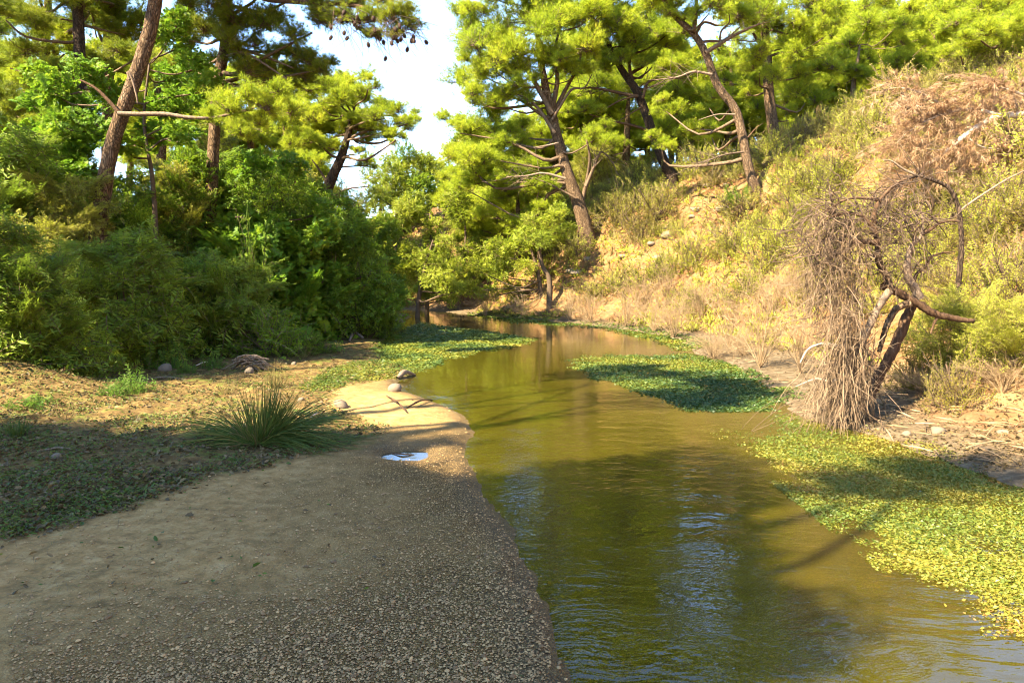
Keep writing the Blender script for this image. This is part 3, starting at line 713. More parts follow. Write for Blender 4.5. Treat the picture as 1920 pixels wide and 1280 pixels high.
# --- left bank pines
LG_ = 'pines on the left bank'
t = tree('pine_tree', 'big leaning pine with a thick scaly trunk on the left bank', 'tree',
     pxl([(178, 520), (186, 420), (197, 340), (212, 265), (232, 205), (252, 150), (275, 80), (290, 10), (298, -60), (300, -150), (296, -260)], 13), [.17, .145, .132, .126, .124, .122, .118, .114, .10, .08, .04],
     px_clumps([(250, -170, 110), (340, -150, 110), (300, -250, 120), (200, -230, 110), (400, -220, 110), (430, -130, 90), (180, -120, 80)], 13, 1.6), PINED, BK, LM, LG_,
     extra=[(pxl([(222, 213), (260, 214), (310, 214), (350, 220), (390, 222)], 12.8), .06, .035, M['dead_grey']), (pxl([(222, 210), (200, 185), (178, 165), (150, 150)], 12.8), .05, .02, M['dead_dark']),
            (pxl([(243, 150), (240, 135), (248, 150), (256, 180), (258, 195)], 12.75), .035, .015, M['dead_grey']), (pxl([(390, 222), (430, 215), (470, 205), (500, 190)], 12.9), .034, .012, LM)])
tn = [(430, 195, 34, -1), (470, 178, 30, -1), (500, 195, 30, -1), (395, 215, 22, 0), (520, 165, 26, -1), (450, 240, 24, -1), (545, 205, 26, -.5), (485, 225, 22, -.8)]
for c, r in px_clumps(tn, 13):
    obj('foliage_clump', PINE[int(rng.integers(0, 6))], t, tuple(c - np.array(t.location)), (U(-.3, .3), U(-.3, .3), U(0, 6)), (r * 1.25,) * 3)
ov = [at(430, -60, 15.4), at(480, -8, 14.5), at(560, 4, 13.6), at(640, 8, 13), at(720, 22, 12.6), at(785, 36, 12.4)]
t = tree('pine_tree', 'left bank pine whose long limb with cones reaches over the sky gap', 'tree',
     pxl([(392, 470), (398, 330), (405, 200), (412, 140), (422, 85), (426, 20), (428, -60), (430, -140)], 16), [.14, .13, .12, .115, .11, .10, .08, .04],
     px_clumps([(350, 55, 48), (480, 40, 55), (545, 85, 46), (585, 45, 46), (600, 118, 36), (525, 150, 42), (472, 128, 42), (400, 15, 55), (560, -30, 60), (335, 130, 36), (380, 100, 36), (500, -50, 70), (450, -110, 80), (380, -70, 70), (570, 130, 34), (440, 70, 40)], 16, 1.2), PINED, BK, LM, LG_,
     extra=[(ov, .085, .02, M['dead_dark']), (pxl([(428, 88), (460, 95), (500, 108), (550, 128)], 15.6), .06, .02, M['dead_grey']), (pxl([(430, 95), (470, 105), (510, 130), (540, 150)], 15.4), .05, .015, M['dead_grey']), (pxl([(428, 90), (440, 82), (480, 90), (520, 118)], 15.8), .04, .012, M['dead_grey'])])
for c, r in px_clumps([(600, 8, 34, -2.6), (640, 28, 34, -3), (690, 30, 36, -3.4), (735, 30, 36, -3.6), (768, 42, 26, -3.6), (700, 62, 24, -3.4), (742, 62, 22, -3.5), (660, 0, 36, -3), (715, -5, 36, -3.3), (620, -20, 36, -2.8), (760, 15, 28, -3.6)], 16):
    obj('foliage_clump', PINED[int(rng.integers(0, 4))], t, tuple(c - np.array(t.location)), (U(-.3, .3), U(-.3, .3), U(0, 6)), (r * 1.1, r * 1.1, r * .9))
tw = bare_twigs(t, [at(610, 15, 13.2), at(660, 40, 12.8), at(720, 60, 12.5), at(770, 55, 12.4)], 70, .55, M['dead_twig_dark'], r=.007)
D_ = M['dead_twig_dark']
def hang(path, n, L, mat, root, rr):
    D = smooth_pts(path, 40); i = rng.integers(2, 40, n); k = 7
    s0 = D[i] + rng.normal(size=(n, 3)) * (.12, .25, .06)
    d = rng.normal(size=(n, 3)) * (.5, .4, .15) + (.35, 0, -.5)
    u = np.linspace(0, 1, k)[None, :, None]
    P = s0[:, None] + nrm(d)[:, None] * u * U(.35, 1, (n, 1, 1)) * L + np.cumsum(rng.normal(size=(n, k, 3)), 1) * .012 * u
    V, T = tubes(P, np.linspace(rr, rr * .4, k)[None] * np.ones((n, 1)), 3)
    obj('twig', MB().add(V, T, 0, np.repeat(U(0, 1, n), k * 3)).mesh('twig', [mat], root.location), root)
    return P
HP = hang([at(600, 20, 13.2), at(660, 40, 12.8), at(720, 50, 12.5), at(785, 45, 12.4)], 90, .75, D_, t, .006)
cb = MB()
ck = []
for i in range(9):
    for j in range(8):
        v, a = math.pi * (i + .5) / 9, 2 * math.pi * j / 8 + (i % 2) * .39
        rr = math.sin(v) * .5 * (1.12 if i % 2 else .9)
        ck.append([rr * math.cos(a), rr * math.sin(a), math.cos(v) * .75])
cb.add(ck, [x for i in range(8) for j in range(8) for x in ([i * 8 + j, i * 8 + (j + 1) % 8, i * 8 + 8 + (j + 1) % 8], [i * 8 + j, i * 8 + 8 + (j + 1) % 8, i * 8 + 8 + j])])
cone = cb.mesh('pine_cone', [M['cone']])
for i in range(44):
    p = HP[int(rng.integers(0, len(HP))), int(rng.integers(1, 5))] + (0, 0, -.04)
    obj('pine_cone', cone, t, tuple(p - np.array(t.location)), (U(-.6, .6) + 3.14, U(-.6, .6), U(0, 6)), (.065,) * 3)
tree('pine_tree', 'background pine with a straight brown trunk at the far upper left', 'tree',
     pxl([(140, 330), (150, 200), (149, 90), (145, 0), (142, -90)], 18), [.15, .14, .13, .12, .07],
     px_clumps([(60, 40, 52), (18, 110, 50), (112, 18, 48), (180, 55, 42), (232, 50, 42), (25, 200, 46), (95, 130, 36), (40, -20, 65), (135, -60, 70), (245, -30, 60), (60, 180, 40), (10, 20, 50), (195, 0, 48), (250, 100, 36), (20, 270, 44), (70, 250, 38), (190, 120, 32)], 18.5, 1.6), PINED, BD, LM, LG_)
tree('pine_tree', 'slender background pine left of the straight brown trunk', 'tree',
     pxl([(78, 330), (82, 180), (86, 80), (90, 0), (92, -70)], 20), [.13, .12, .11, .09, .05],
     px_clumps([(45, 80, 40), (100, 60, 38), (70, 120, 36), (30, 160, 40), (120, 90, 32), (60, 0, 50), (110, -40, 50)], 20, 1.4), PINE, BK, LM, LG_)
tree('pine_tree', 'background pine with several upward forks left of the big leaning trunk', 'tree',
     pxl([(202, 330), (203, 200), (203, 100), (200, 40), (192, 0), (186, -60)], 21), [.16, .15, .14, .10, .08, .04],
     px_clumps([(185, 20, 36), (235, 20, 38), (260, 60, 36), (160, 90, 30), (215, -40, 50), (285, 130, 34), (250, 180, 34), (320, 40, 40)], 21, 1.4), PINE, BK, LM, LG_,
     extra=[(pxl([(204, 90), (225, 50), (222, 10), (230, -30)], 21), .09, .03, LM), (pxl([(204, 110), (235, 60), (252, 35), (270, 5)], 21), .07, .02, LM), (pxl([(203, 100), (185, 60), (180, 20)], 21), .07, .03, LM), (pxl([(206, 60), (230, 40), (260, 30)], 20.8), .05, .02, LM)])
tree('pine_tree', 'small crooked pine standing behind the dark shrubs beside the sky gap', 'tree',
     pxl([(596, 450), (606, 380), (622, 335), (640, 295), (652, 255), (662, 215)], 20), [.17, .15, .14, .12, .09, .05],
     px_clumps([(592, 168, 42), (642, 172, 40), (690, 190, 36), (722, 212, 30), (762, 232, 27), (640, 232, 38), (700, 252, 28), (582, 232, 40), (662, 150, 28), (742, 256, 20), (560, 155, 36), (775, 218, 18), (690, 160, 20), (615, 268, 26), (668, 285, 18), (690, 305, 16), (560, 260, 30), (640, 205, 34), (600, 200, 36), (670, 215, 30), (720, 240, 22)], 20, 1.1), PINE, BD, LM, LG_,
     extra=[(pxl([(618, 350), (600, 320), (585, 300)], 20), .05, .02, LM), (pxl([(612, 375), (650, 355), (690, 350)], 19.8), .05, .015, LM), (pxl([(650, 262), (690, 245), (735, 240), (765, 232)], 20), .06, .02, LM)])
# pines that stand left of and behind the camera and shade the near bank; light falls between their crowns on these spots
GAPS = [(gnd(*p), .12) for p in ((230, 795), (330, 795), (400, 785), (640, 762), (690, 795), (730, 752), (690, 690), (880, 870), (1500, 825), (1620, 850), (1850, 1240), (1750, 960), (1240, 672), (1150, 830))]
SHP = [(-7.4, -2.0, 10.5), (-9.6, .6, 10), (-5.6, -4.8, 10), (-13.5, 3.8, 10), (-15, 9, 9.5)]
SHC = [[] for _ in SHP]
def shade(g, h, r):
    c = np.asarray(g) + SUN * ((h - g[2]) / SUN[2])
    if any(np.linalg.norm(np.cross(c - w, SUN)) < r * 1.05 + q for w, q in GAPS): return
    k = int(np.argmin([math.hypot(c[0] - a, c[1] - b) for a, b, d in SHP]))
    SHC[k].append((c, r))
for i in range(150):
    shade(gnd(U(-120, 1350), 1330 - 500 * U(0, 1) ** .75, .05), U(5.5, 9.2), U(.36, .62))
for i in range(22):
    shade(gnd(U(-200, 640), U(800, 960), .1), U(5.5, 9.2), U(.6, .9))
for i in range(11):
    p = at(U(0, 560), 0, U(9.5, 14)); shade(np.array([p[0], p[1], U(.8, 2.4)]), U(7, 11), U(.8, 1.2))
for i in range(8):
    shade(gnd(U(1100, 1420), U(690, 760)), U(8, 11), U(.5, .7))
for i in range(9):
    shade(gnd(U(1480, 1950), U(885, 1010)), U(8, 11), U(.35, .55))
for k, (x, y, h) in enumerate(SHP):
    z = tz(x, y)
    tr = [np.array([x, y, z]), np.array([x + .2, y, z + h * .35]), np.array([x + .4, y + .2, z + h * .7]), np.array([x + .3, y, z + h])]
    tree('pine_tree', ['pine outside the picture shading the gravel bar', 'pine outside the picture shading the rush bank', 'pine outside the picture behind the viewpoint',
                       'pine outside the picture left of the earth mound', 'pine outside the picture behind the left shrubs'][k],
         'tree', tr, [.22, .19, .14, .05], SHC[k], PINED, BK, LM, 'pines outside the picture')
# left hillside pines far behind
for k, (px, py, Y) in enumerate([(20, 170, 31), (120, 190, 33), (240, 210, 32), (330, 180, 34), (430, 200, 33), (530, 230, 32), (600, 270, 34)]):
    cl = [(px + U(-70, 70), py + U(-70, 110), U(32, 44)) for i in range(10)]
    fill_pine('distant pine on the left hill ' + ['at the left edge', 'left of the straight brown trunk', 'behind the big leaning trunk', 'right of the big leaning trunk', 'behind the long bare limb', 'behind the sunny pine sprays', 'left of the small crooked pine'][k], px, py + 170, py - 60, Y, .16, cl, PINE, 'pines up the left hillside')
for k, (px, py, Y) in enumerate([(-60, 100, 24), (300, 150, 26), (470, 230, 27), (360, 250, 30), (60, 260, 25)]):
    cl = [(px + U(-90, 90), py + U(-110, 90), U(30, 44)) for i in range(11)]
    fill_pine(['hill pine beyond the left edge of the picture', 'hill pine showing right of the big leaning trunk', 'hill pine behind the limb with grey bare branches', 'hill pine low behind the left shrubs', 'hill pine at the far left behind the slender pine'][k],
              px, py + 200, py - 110, Y, .17, cl, PINE, 'pines up the left hillside')

# --- broadleaf trees
BG = 'broadleaf trees at the stream bend'
def leaf_tree(label, trunkpx, Y, r, cl, pool, group=BG, dy=.9, extra=()):
    n = len(trunkpx)
    return tree('broadleaf_tree', label, 'tree', pxl(trunkpx, Y), list(np.linspace(r, r * .3, n)), px_clumps(cl, Y, dy), pool, M['stem'], M['stem'], group, extra=extra, tilt=.5, flat=(.8, 1.1), attach=.15)
leaf_tree('leafy broadleaf tree in the middle, right of the dark shrubs at the bend', [(752, 590), (755, 500), (760, 420), (770, 350)], 40, .16,
          [(735, 330, 34), (775, 310, 34), (800, 350, 34), (755, 380, 34), (720, 370, 30), (790, 400, 32), (740, 430, 32), (775, 450, 32), (730, 480, 28), (800, 300, 26), (760, 285, 24), (805, 440, 28), (715, 420, 28), (760, 500, 24), (780, 345, 30), (745, 355, 30)], BALL['sun'] + BALL['dark'][:1])
leaf_tree('tall light-leaved tree below the sky gap, left of the middle', [(700, 560), (705, 470), (715, 380), (722, 320)], 44, .16,
          [(700, 340, 34), (735, 310, 32), (680, 390, 34), (720, 380, 34), (750, 350, 30), (700, 440, 34), (740, 430, 30), (660, 420, 30), (690, 300, 22)], BALL['sun'])
leaf_tree('distant leafy tree at the very bottom of the sky gap', [(800, 480), (803, 400), (806, 330), (808, 300)], 50, .16,
          [(800, 310, 26), (830, 320, 26), (785, 340, 26), (815, 350, 26), (845, 350, 26), (795, 375, 26), (825, 385, 26), (770, 310, 20)], BALL['sun'])
for nm, px, w in (('left of the far end of the stream', 735, 0), ('over the far end of the stream', 800, 1), ('right of the far end of the stream', 865, 2), ('between the far end of the stream and the spur', 925, 3)):
    leaf_tree('low spreading tree ' + nm, [(px, 585), (px + 4, 520), (px + 8, 450), (px + 6, 400)], 28 + .7 * w, .09,
              [(px + U(-38, 38), 372 + 18 * i + U(-8, 8), U(24, 32)) for i in range(10)], BALL['sun'])
leaf_tree('small pale-leaved tree leaning over the far end of the stream', [(783, 592), (788, 540), (800, 490), (812, 450)], 25, .09,
          [(812, 520, 30), (840, 530, 26), (790, 545, 22), (830, 490, 28), (855, 500, 24), (800, 480, 24), (845, 555, 22), (820, 555, 22), (835, 455, 24), (860, 540, 20)], BALL['sun'])
leaf_tree('far broadleaf tree closing the view behind the bend', [(825, 560), (828, 480), (832, 400), (835, 340)], 46, .16,
          [(835, 340, 30), (815, 380, 30), (850, 390, 30), (830, 430, 30), (865, 430, 28), (800, 420, 28), (850, 330, 22), (880, 470, 30), (860, 480, 28), (890, 440, 26), (815, 315, 22)], BALL['sun'])
leaf_tree('broadleaf tree with thin leaning trunks at the foot of the spur', [(1015, 560), (1010, 520), (1000, 480), (985, 440)], 26, .10,
          [(930, 470, 34), (970, 460, 34), (1010, 450, 32), (900, 500, 32), (940, 510, 32), (985, 500, 28), (1040, 440, 28), (880, 540, 26), (920, 550, 26), (960, 545, 26)], BALL['sun'])
leaf_tree('broadleaf tree with a dark crooked trunk on the spur below the forked pine', [(1030, 525), (1018, 500), (1012, 470), (1020, 430)], 25, .09,
          [(1000, 420, 28), (1035, 410, 28), (1060, 430, 26), (1020, 450, 24), (985, 440, 26), (1050, 395, 22)], BALL['sun'])
leaf_tree('lobed-leaved tree with glossy leaves around the big leaning trunk', [(290, 560), (292, 440), (285, 330), (270, 230), (280, 120)], 14, .06,
          [(110, 170, 42), (165, 130, 40), (145, 200, 40), (70, 140, 36), (200, 170, 34), (330, 80, 38), (360, 120, 40), (320, 140, 36), (385, 160, 36), (350, 190, 36), (300, 60, 30), (310, 200, 34), (290, 250, 40), (240, 270, 40), (345, 250, 38), (390, 210, 30), (60, 190, 32), (330, 40, 30), (120, 230, 40), (180, 240, 40)], BALL['lobed'], 'broadleaf trees on the left bank', .8)
leaf_tree('tall dense broadleaf tree in the middle of the left bank thicket', [(520, 620), (522, 520), (515, 420), (505, 340)], 16, .08,
          [(470, 370, 56), (530, 360, 56), (500, 430, 60), (560, 420, 56), (440, 430, 56), (600, 440, 50), (480, 320, 46), (540, 470, 54), (470, 490, 50), (590, 390, 44), (420, 380, 50), (550, 310, 36)], BALL['lobed'] + BALL['dark'][:1], 'broadleaf trees on the left bank', .8)

# ------------------------------------------------------------------ shrubs
def shrub(name, label, x, y, rad, hgt, kind, group, stem=True, z=None):
    z = tz(x, y) if z is None else z
    root = thing(name, (x, y, z - .03), label, 'shrub', group)
    f = FOL[kind]
    rz = U(0, 6.28)
    if hgt > 1.35 * rad and rad > .5:
        obj('foliage', f[int(rng.integers(0, len(f)))], root, (0, 0, .02), (0, 0, rz), (rad, rad, rad))
        n = int(6 + 4 * hgt / rad)
        for i in range(n):
            u = (i + U(0, 1)) / n; a = i * 2.4 + U(-.5, .5); q = rad * U(.3, .98) * (1 - .5 * u ** 2)
            g = BALL[kind]; br = rad * U(.34, .66) * (1 - .2 * u)
            obj('foliage', g[int(rng.integers(0, len(g)))], root, (math.cos(a) * q, math.sin(a) * q, hgt * (.22 + .72 * u)), (U(-.4, .4), U(-.4, .4), U(0, 6)), (br, br, br * U(.8, 1.1)))
        for i in range(6):
            a = U(0, 6.28); g = BALL[kind]; hh = hgt * U(.35, 1.0)
            q = rad * U(.75, 1.05) * (1 - .45 * (hh / hgt) ** 2)
            obj('foliage', g[int(rng.integers(0, len(g)))], root, (math.cos(a) * q, math.sin(a) * q, hh), (0, U(-.9, -.2), a), (rad * U(.45, .7), rad * .2, rad * .17))
    else:
        obj('foliage', f[int(rng.integers(0, len(f)))], root, (0, 0, .02), (U(-.08, .08), U(-.08, .08), rz), (rad, rad * U(.85, 1.1), hgt))
    if stem: obj('stem', STEMS[int(rng.integers(0, 4))], root, (0, 0, 0), (0, 0, U(0, 6)), (rad * .9, rad * .9, hgt * .95))
    return root
def left_shrub(label, px, Y, top, rpx, kind):
    p = at(px, 600, Y)
    z = tz(p[0], Y)
    hgt = at(px, top, Y)[2] - z
    shrub('shrub', label, p[0], Y, rpx / F * Y, max(hgt, .4), kind, 'shrubs of the left bank thicket', z=z)
for a in [
    ('feathery pale-leaved shrub at the left edge above the earth mound', 40, 9.2, 470, 120, 'pale'),
    ('tall feathery shrub cut off by the left edge of the picture', -60, 9.0, 360, 140, 'pale'),
    ('narrow-leaved shrub right of the sunlit orange earth on the left bank', 245, 11.2, 430, 105, 'pale'),
    ('dark shrub low in the thicket above the bright green herb', 335, 12.6, 500, 100, 'dark'),
    ('pale narrow-leaved shrub in the middle of the thicket front', 420, 13.0, 480, 100, 'pale'),
    ('low spreading green shrub at the thicket front right of the herb', 500, 12.8, 575, 100, 'dark'),
    ('low shrub tapering onto the bare earth, rightmost of the thicket front', 578, 13.2, 612, 62, 'dark'),
    ('dark rounded shrub hanging over the shaded hollow', 640, 16.8, 400, 95, 'dark'),
    ('dark green shrub touching the water weed at the stream edge', 706, 17.2, 500, 52, 'dark'),
    ('tall dark shrub behind the one at the stream edge', 690, 19.5, 385, 72, 'dark'),
    ('tall olive shrub right behind the lobed-leaved tree', 375, 16.5, 290, 120, 'dark'),
    ('broad dark shrub under the big leaning pine trunk', 250, 14.5, 330, 120, 'dark'),
    ('broad olive shrub left of the big leaning pine trunk', 95, 13.8, 290, 140, 'pale'),
    ('tall shrub at the left edge under the far upper left pines', -10, 12.5, 250, 140, 'pale'),
    ('tall rounded shrub beneath the small crooked pine', 575, 18.5, 330, 100, 'dark'),
    ('narrow-leaved shrub on the earth slope behind the mound', 130, 11.8, 455, 85, 'pale'),
    ('lobed-leaved shrub in the dark heart of the thicket', 470, 15.0, 420, 95, 'lobed'),
    ('lobed-leaved shrub just left of the shaded hollow', 560, 15.8, 440, 80, 'lobed'),
    ('small pale shrub with drooping sprays below the thicket on the left', 165, 9.6, 625, 62, 'pale'),
    ('pale sprays of a shrub low at the left edge over the mound', 20, 8.9, 610, 85, 'pale'),
    ('small shrub behind the dead stick heap', 430, 13.6, 560, 70, 'dark'),
]: left_shrub(*a)
for a in [('hill shrub far behind the left thicket at the left edge', 30, 19, 330, 130, 'hill'), ('hill shrub far behind the big leaning trunk', 170, 20, 300, 120, 'dark'), ('hill shrub behind the thicket below the grey bare branches', 420, 22, 250, 110, 'hill'),
          ('hill shrub behind the thicket below the small crooked pine', 560, 24, 300, 90, 'hill'), ('hill shrub glimpsed left of the small crooked pine', 500, 23, 290, 90, 'dark')]:
    left_shrub(*a)
for a in [('light green leafy shrub standing up left of the lobed-leaved tree', 150, 12.8, 330, 90, 'hill'), ('light green shrub catching sun between the pine trunks', 320, 15.5, 300, 90, 'hill'), ('light green shrub at the top of the thicket near the sky gap', 640, 20.5, 345, 70, 'hill'),
          ('leafy shrub on top of the thicket below the pale pine sprays', 450, 17.5, 270, 95, 'lobed'), ('sunlit pale shrub tip in the middle of the thicket', 470, 13.9, 440, 45, 'pale'), ('lobed-leaved sapling left of the big leaning trunk', 120, 14.6, 200, 100, 'lobed'),
          ('light green shrub left of the big trunk foot', 60, 11.6, 400, 80, 'hill')]:
    left_shrub(*a)
# right bank foreground shrubs
for lab, px, Y, top, rpx, kind in [
    ('leafy shrub behind the broken log of the dead tree', 1790, 8.6, 540, 85, 'hill'),
    ('dense shrub at the right edge above the sandy bank', 1905, 7.6, 560, 95, 'hill'),
    ('tangled shrub between the dead tree and the right edge, by the sandy bank', 1800, 7.5, 640, 80, 'olive'),
    ('shrub behind the slim dead trunk at the right edge', 1890, 10.0, 440, 100, 'hill'),
    ('shrub right of the dead tree trunk low on the bank', 1720, 8.7, 640, 60, 'olive'),
    ('thin shrub at the right edge near the slim dead trunk', 1960, 8.8, 470, 90, 'olive')]:
    p = at(px, 600, Y); z = tz(p[0], Y)
    shrub('shrub', lab, p[0], Y, rpx / F * Y, max(at(px, top, Y)[2] - z, .4), kind, 'shrubs on the right bank', z=z)
# hillside scatter
MARKS = [((1090, 390), 'the forked pale pine'), ((1255, 320), 'the dark leaning pine'), ((1425, 375), 'the curved pine'), ((1460, 300), 'the straight dark-footed pine'), ((1597, 220), 'the slim young pine'),
         ((1750, 260), 'the rust-brown fallen pine'), ((1600, 500), 'the dead tree'), ((1800, 470), 'the slim dead trunk'), ((1150, 470), 'the bare orange spur'), ((1330, 390), 'the bare orange slope'),
         ((1250, 600), 'the bleached bare bushes'), ((1845, 70), 'the top right pine'), ((900, 560), 'the far end of the stream'), ((1450, 560), 'the dry twiggy bushes'), ((1900, 400), 'the right edge'), ((1700, 130), 'the skyline')]
def where(px, py):
    d = [math.hypot(px - m[0][0], (py - m[0][1]) * 1.2) for m in MARKS]
    i = int(np.argmin(d)); m = MARKS[i]
    dx, dy = px - m[0][0], py - m[0][1]
    far = 'just ' if d[i] < 60 else ('' if d[i] < 130 else 'well ')
    if abs(dx) > abs(dy): s = 'right of' if dx > 0 else 'left of'
    else: s = 'below' if dy > 0 else 'above'
    return far + s + ' ' + m[1]
spots, seen = [], {}
tries = 0
while len(spots) < 285 and tries < 20000:
    tries += 1
    y = U(8, 44); x = float(xr(y)) + OFFR(y) + U(.2, 1) ** 1.3 * 26
    if x / y > .86: continue
    z = tz(x, y)
    px, py = proj((x, y, z + .3))
    if not 860 < px < 2000 or py < -20: continue
    rad = U(.42, 1.0) * (1 + .016 * y)
    if any((x - s[0]) ** 2 + (y - s[1]) ** 2 < (.46 * (rad + s[2])) ** 2 for s in spots): continue
    if abs(px - 1320) < 45 and abs(py - 395) < 40: continue
    if abs(px - 1160) < 70 and abs(py - 478) < 26: continue
    if abs(px - 1760) < 120 and abs(py - 255) < 75 and U(0, 1) < .7: continue
    if y < 12 and px < 1780: continue
    spots.append((x, y, rad, px, py))
for x, y, rad, px, py in spots:
    v = fbm(np.array([x * .3]), np.array([y * .3]), 77)[0] + U(-.2, .2)
    kind = 'olive' if v > .07 or (py < 330 and U(0, 1) < .45) else 'hill'
    sz = 'small' if rad < .7 else ('wide' if rad > 1.0 else 'rounded')
    colr = {'hill': 'yellow-green', 'olive': 'olive-brown'}[kind]
    lab = f'{sz} {colr} hillside bush {where(px, py)}'
    shrub('hillside_bush', lab, x, y, rad, rad * U(.7, 1.25), kind, 'bushes on the right hillside')
for lab, px, py, rad, kind in [('bright yellow-green bush on the slope foot, upper left of the tall twiggy bush', 1300, 500, 1.25, 'hill'), ('big yellow-green bush left of the dead tree on the slope', 1450, 500, 1.3, 'hill'), ('yellow-green bush below the bare orange slope', 1380, 470, 1.2, 'hill'),
        ('large yellow-green bush above the bleached shore bushes', 1235, 530, 1.3, 'hill'), ('yellow-green bush behind the weeping twigs', 1500, 430, 1.15, 'hill'), ('yellow-green bush seen through the dead tree crown', 1590, 440, 1.1, 'hill'), ('yellow-green bush between dead tree and slim dead trunk', 1710, 470, .95, 'hill'),
        ('yellow-green bush right of the slim dead trunk, halfway up', 1860, 450, .95, 'hill'), ('yellow-green bush at the right edge below the fallen pine', 1900, 400, 1.0, 'hill'), ('olive bush under the spur beside the shore', 1110, 560, 1.0, 'olive'), ('yellow-green bush on the shore below the spur', 1160, 545, 1.1, 'hill'),
        ('brown-green rounded bush on the spur below the dark pine', 1230, 420, 1.5, 'olive'), ('brown-green rounded bush right of the forked pine foot', 1165, 425, 1.4, 'olive'), ('dark green rounded bush left of the curved pine foot', 1385, 385, .75, 'dark'), ('yellow-green bush right of the curved pine foot', 1490, 375, 1.2, 'hill'),
        ('yellow-green bush below the straight pine foot', 1550, 350, 1.2, 'hill'), ('yellow-green bush in the middle of the slope behind the weeping twigs', 1530, 520, 1.1, 'hill'), ('yellow-green bush above the tall twiggy bush', 1400, 555, 1.05, 'hill'), ('yellow-green bush over the middle shore bushes', 1300, 580, .95, 'hill'),
        ('yellow-green bush low between the dead tree and the slim dead trunk', 1740, 540, .75, 'hill'), ('olive bush just above the broken log', 1780, 560, .7, 'olive'), ('yellow-green bush right of the slim dead trunk foot', 1850, 530, .8, 'hill'), ('olive bush at the right edge, level with the log', 1910, 520, .8, 'olive'),
        ('yellow-green bush straight above the broken log', 1760, 490, .85, 'hill'), ('small olive bush on the slope right of the slim trunk', 1830, 480, .7, 'olive'), ('yellow-green bush on the slope left of the dead crown', 1480, 465, 1.0, 'hill'), ('olive bush behind the crown of the dead tree', 1650, 480, .9, 'olive'), ('yellow-green bush behind the stem of the dead tree', 1670, 530, .8, 'hill'),
        ('olive bush low behind the hanging twigs', 1540, 570, .8, 'olive'), ('yellow-green bush behind the dead tree trunk', 1640, 590, .7, 'hill')]:
    p = hit(px, py)
    shrub('hillside_bush', lab, p[0], p[1], rad, rad * U(.85, 1.1), kind, 'bushes on the right hillside')
# far closing slope
for k in range(26):
    y = U(33, 46); x = U(-9, 6)
    px, py = proj((x, y, tz(x, y)))
    shrub('hillside_bush', f'far bush behind the bend, {where(px, py)}', x, y, U(.9, 1.6), U(1.2, 2.4), 'hill', 'bushes on the slope behind the bend')

# ------------------------------------------------------------------ dead tree on the right bank
def wander(P, amt):
    n = P.shape[1]
    u = np.linspace(0, 1, n)[None, :, None]
    return P + np.cumsum(rng.normal(size=P.shape), 1) * amt * u
dt = root_of('dead_tree', np.append(at(1645, 720, 7.75)[:2], tz(*at(1645, 720, 7.75)[:2]) - .05), 'dead tree with a broken dark log and a weeping curtain of grey twigs', 'tree')
DD, DG = M['dead_dark'], M['dead_grey']
def dl(name, pts, r0, r1, mat, Y=7.6, sides=9, n=34, lump=.34):
    return limb_part(dt, pxl(pts, Y), r0, r1, mat, sides, n, name, lump)
dl('trunk', [(1630, 745), (1648, 705), (1672, 660), (1698, 600), (1712, 570), (1722, 545)], .056, .042, DD, 7.75)
dl('broken_log', [(1655, 535), (1690, 552), (1722, 570), (1752, 588), (1785, 596), (1825, 602)], .048, .026, DD, 7.6)
dl('stem', [(1668, 545), (1650, 570), (1622, 628), (1600, 668), (1583, 700), (1570, 730)], .042, .02, DG, 7.45)
dl('stem', [(1672, 545), (1660, 515), (1648, 490), (1645, 460), (1646, 448)], .036, .026, M['pine_bark'], 7.55)
dl('branch', [(1646, 455), (1620, 453), (1595, 455), (1572, 448)], .035, .012, DD, 7.5)
dl('branch', [(1646, 480), (1630, 478), (1612, 476)], .025, .012, M['pine_bark'], 7.5)
dl('branch', [(1706, 568), (1682, 578), (1665, 605), (1655, 635), (1648, 660)], .04, .02, M['pine_bark'], 7.55)
dl('branch', [(1724, 560), (1715, 540), (1703, 520), (1702, 490), (1710, 460), (1728, 440), (1730, 400)], .05, .012, DG, 7.7, 7)
dl('branch', [(1712, 535), (1718, 515), (1735, 500), (1745, 482), (1765, 475), (1790, 472)], .022, .008, DD, 7.8, 6)
dl('branch', [(1728, 440), (1745, 430), (1762, 418), (1778, 415)], .022, .012, DD, 7.7, 6)
dl('branch', [(1760, 590), (1752, 605), (1745, 625)], .02, .008, DD, 7.6, 6)
dl('branch', [(1646, 455), (1640, 430), (1640, 400), (1650, 375), (1680, 345), (1700, 335)], .03, .01, DD, 7.6, 6)
dl('branch', [(1640, 430), (1615, 405), (1585, 400), (1555, 410), (1525, 440)], .022, .006, DD, 7.5, 6)
dl('branch', [(1650, 375), (1625, 372), (1595, 372), (1565, 385), (1535, 405)], .02, .005, DD, 7.6, 6)
dl('branch', [(1600, 655), (1570, 648), (1540, 645), (1515, 655), (1500, 680)], .022, .006, M['bleach'], 7.35, 6)
dl('branch', [(1585, 700), (1560, 715), (1530, 710), (1490, 725)], .015, .004, M['bleach'], 7.3, 6)
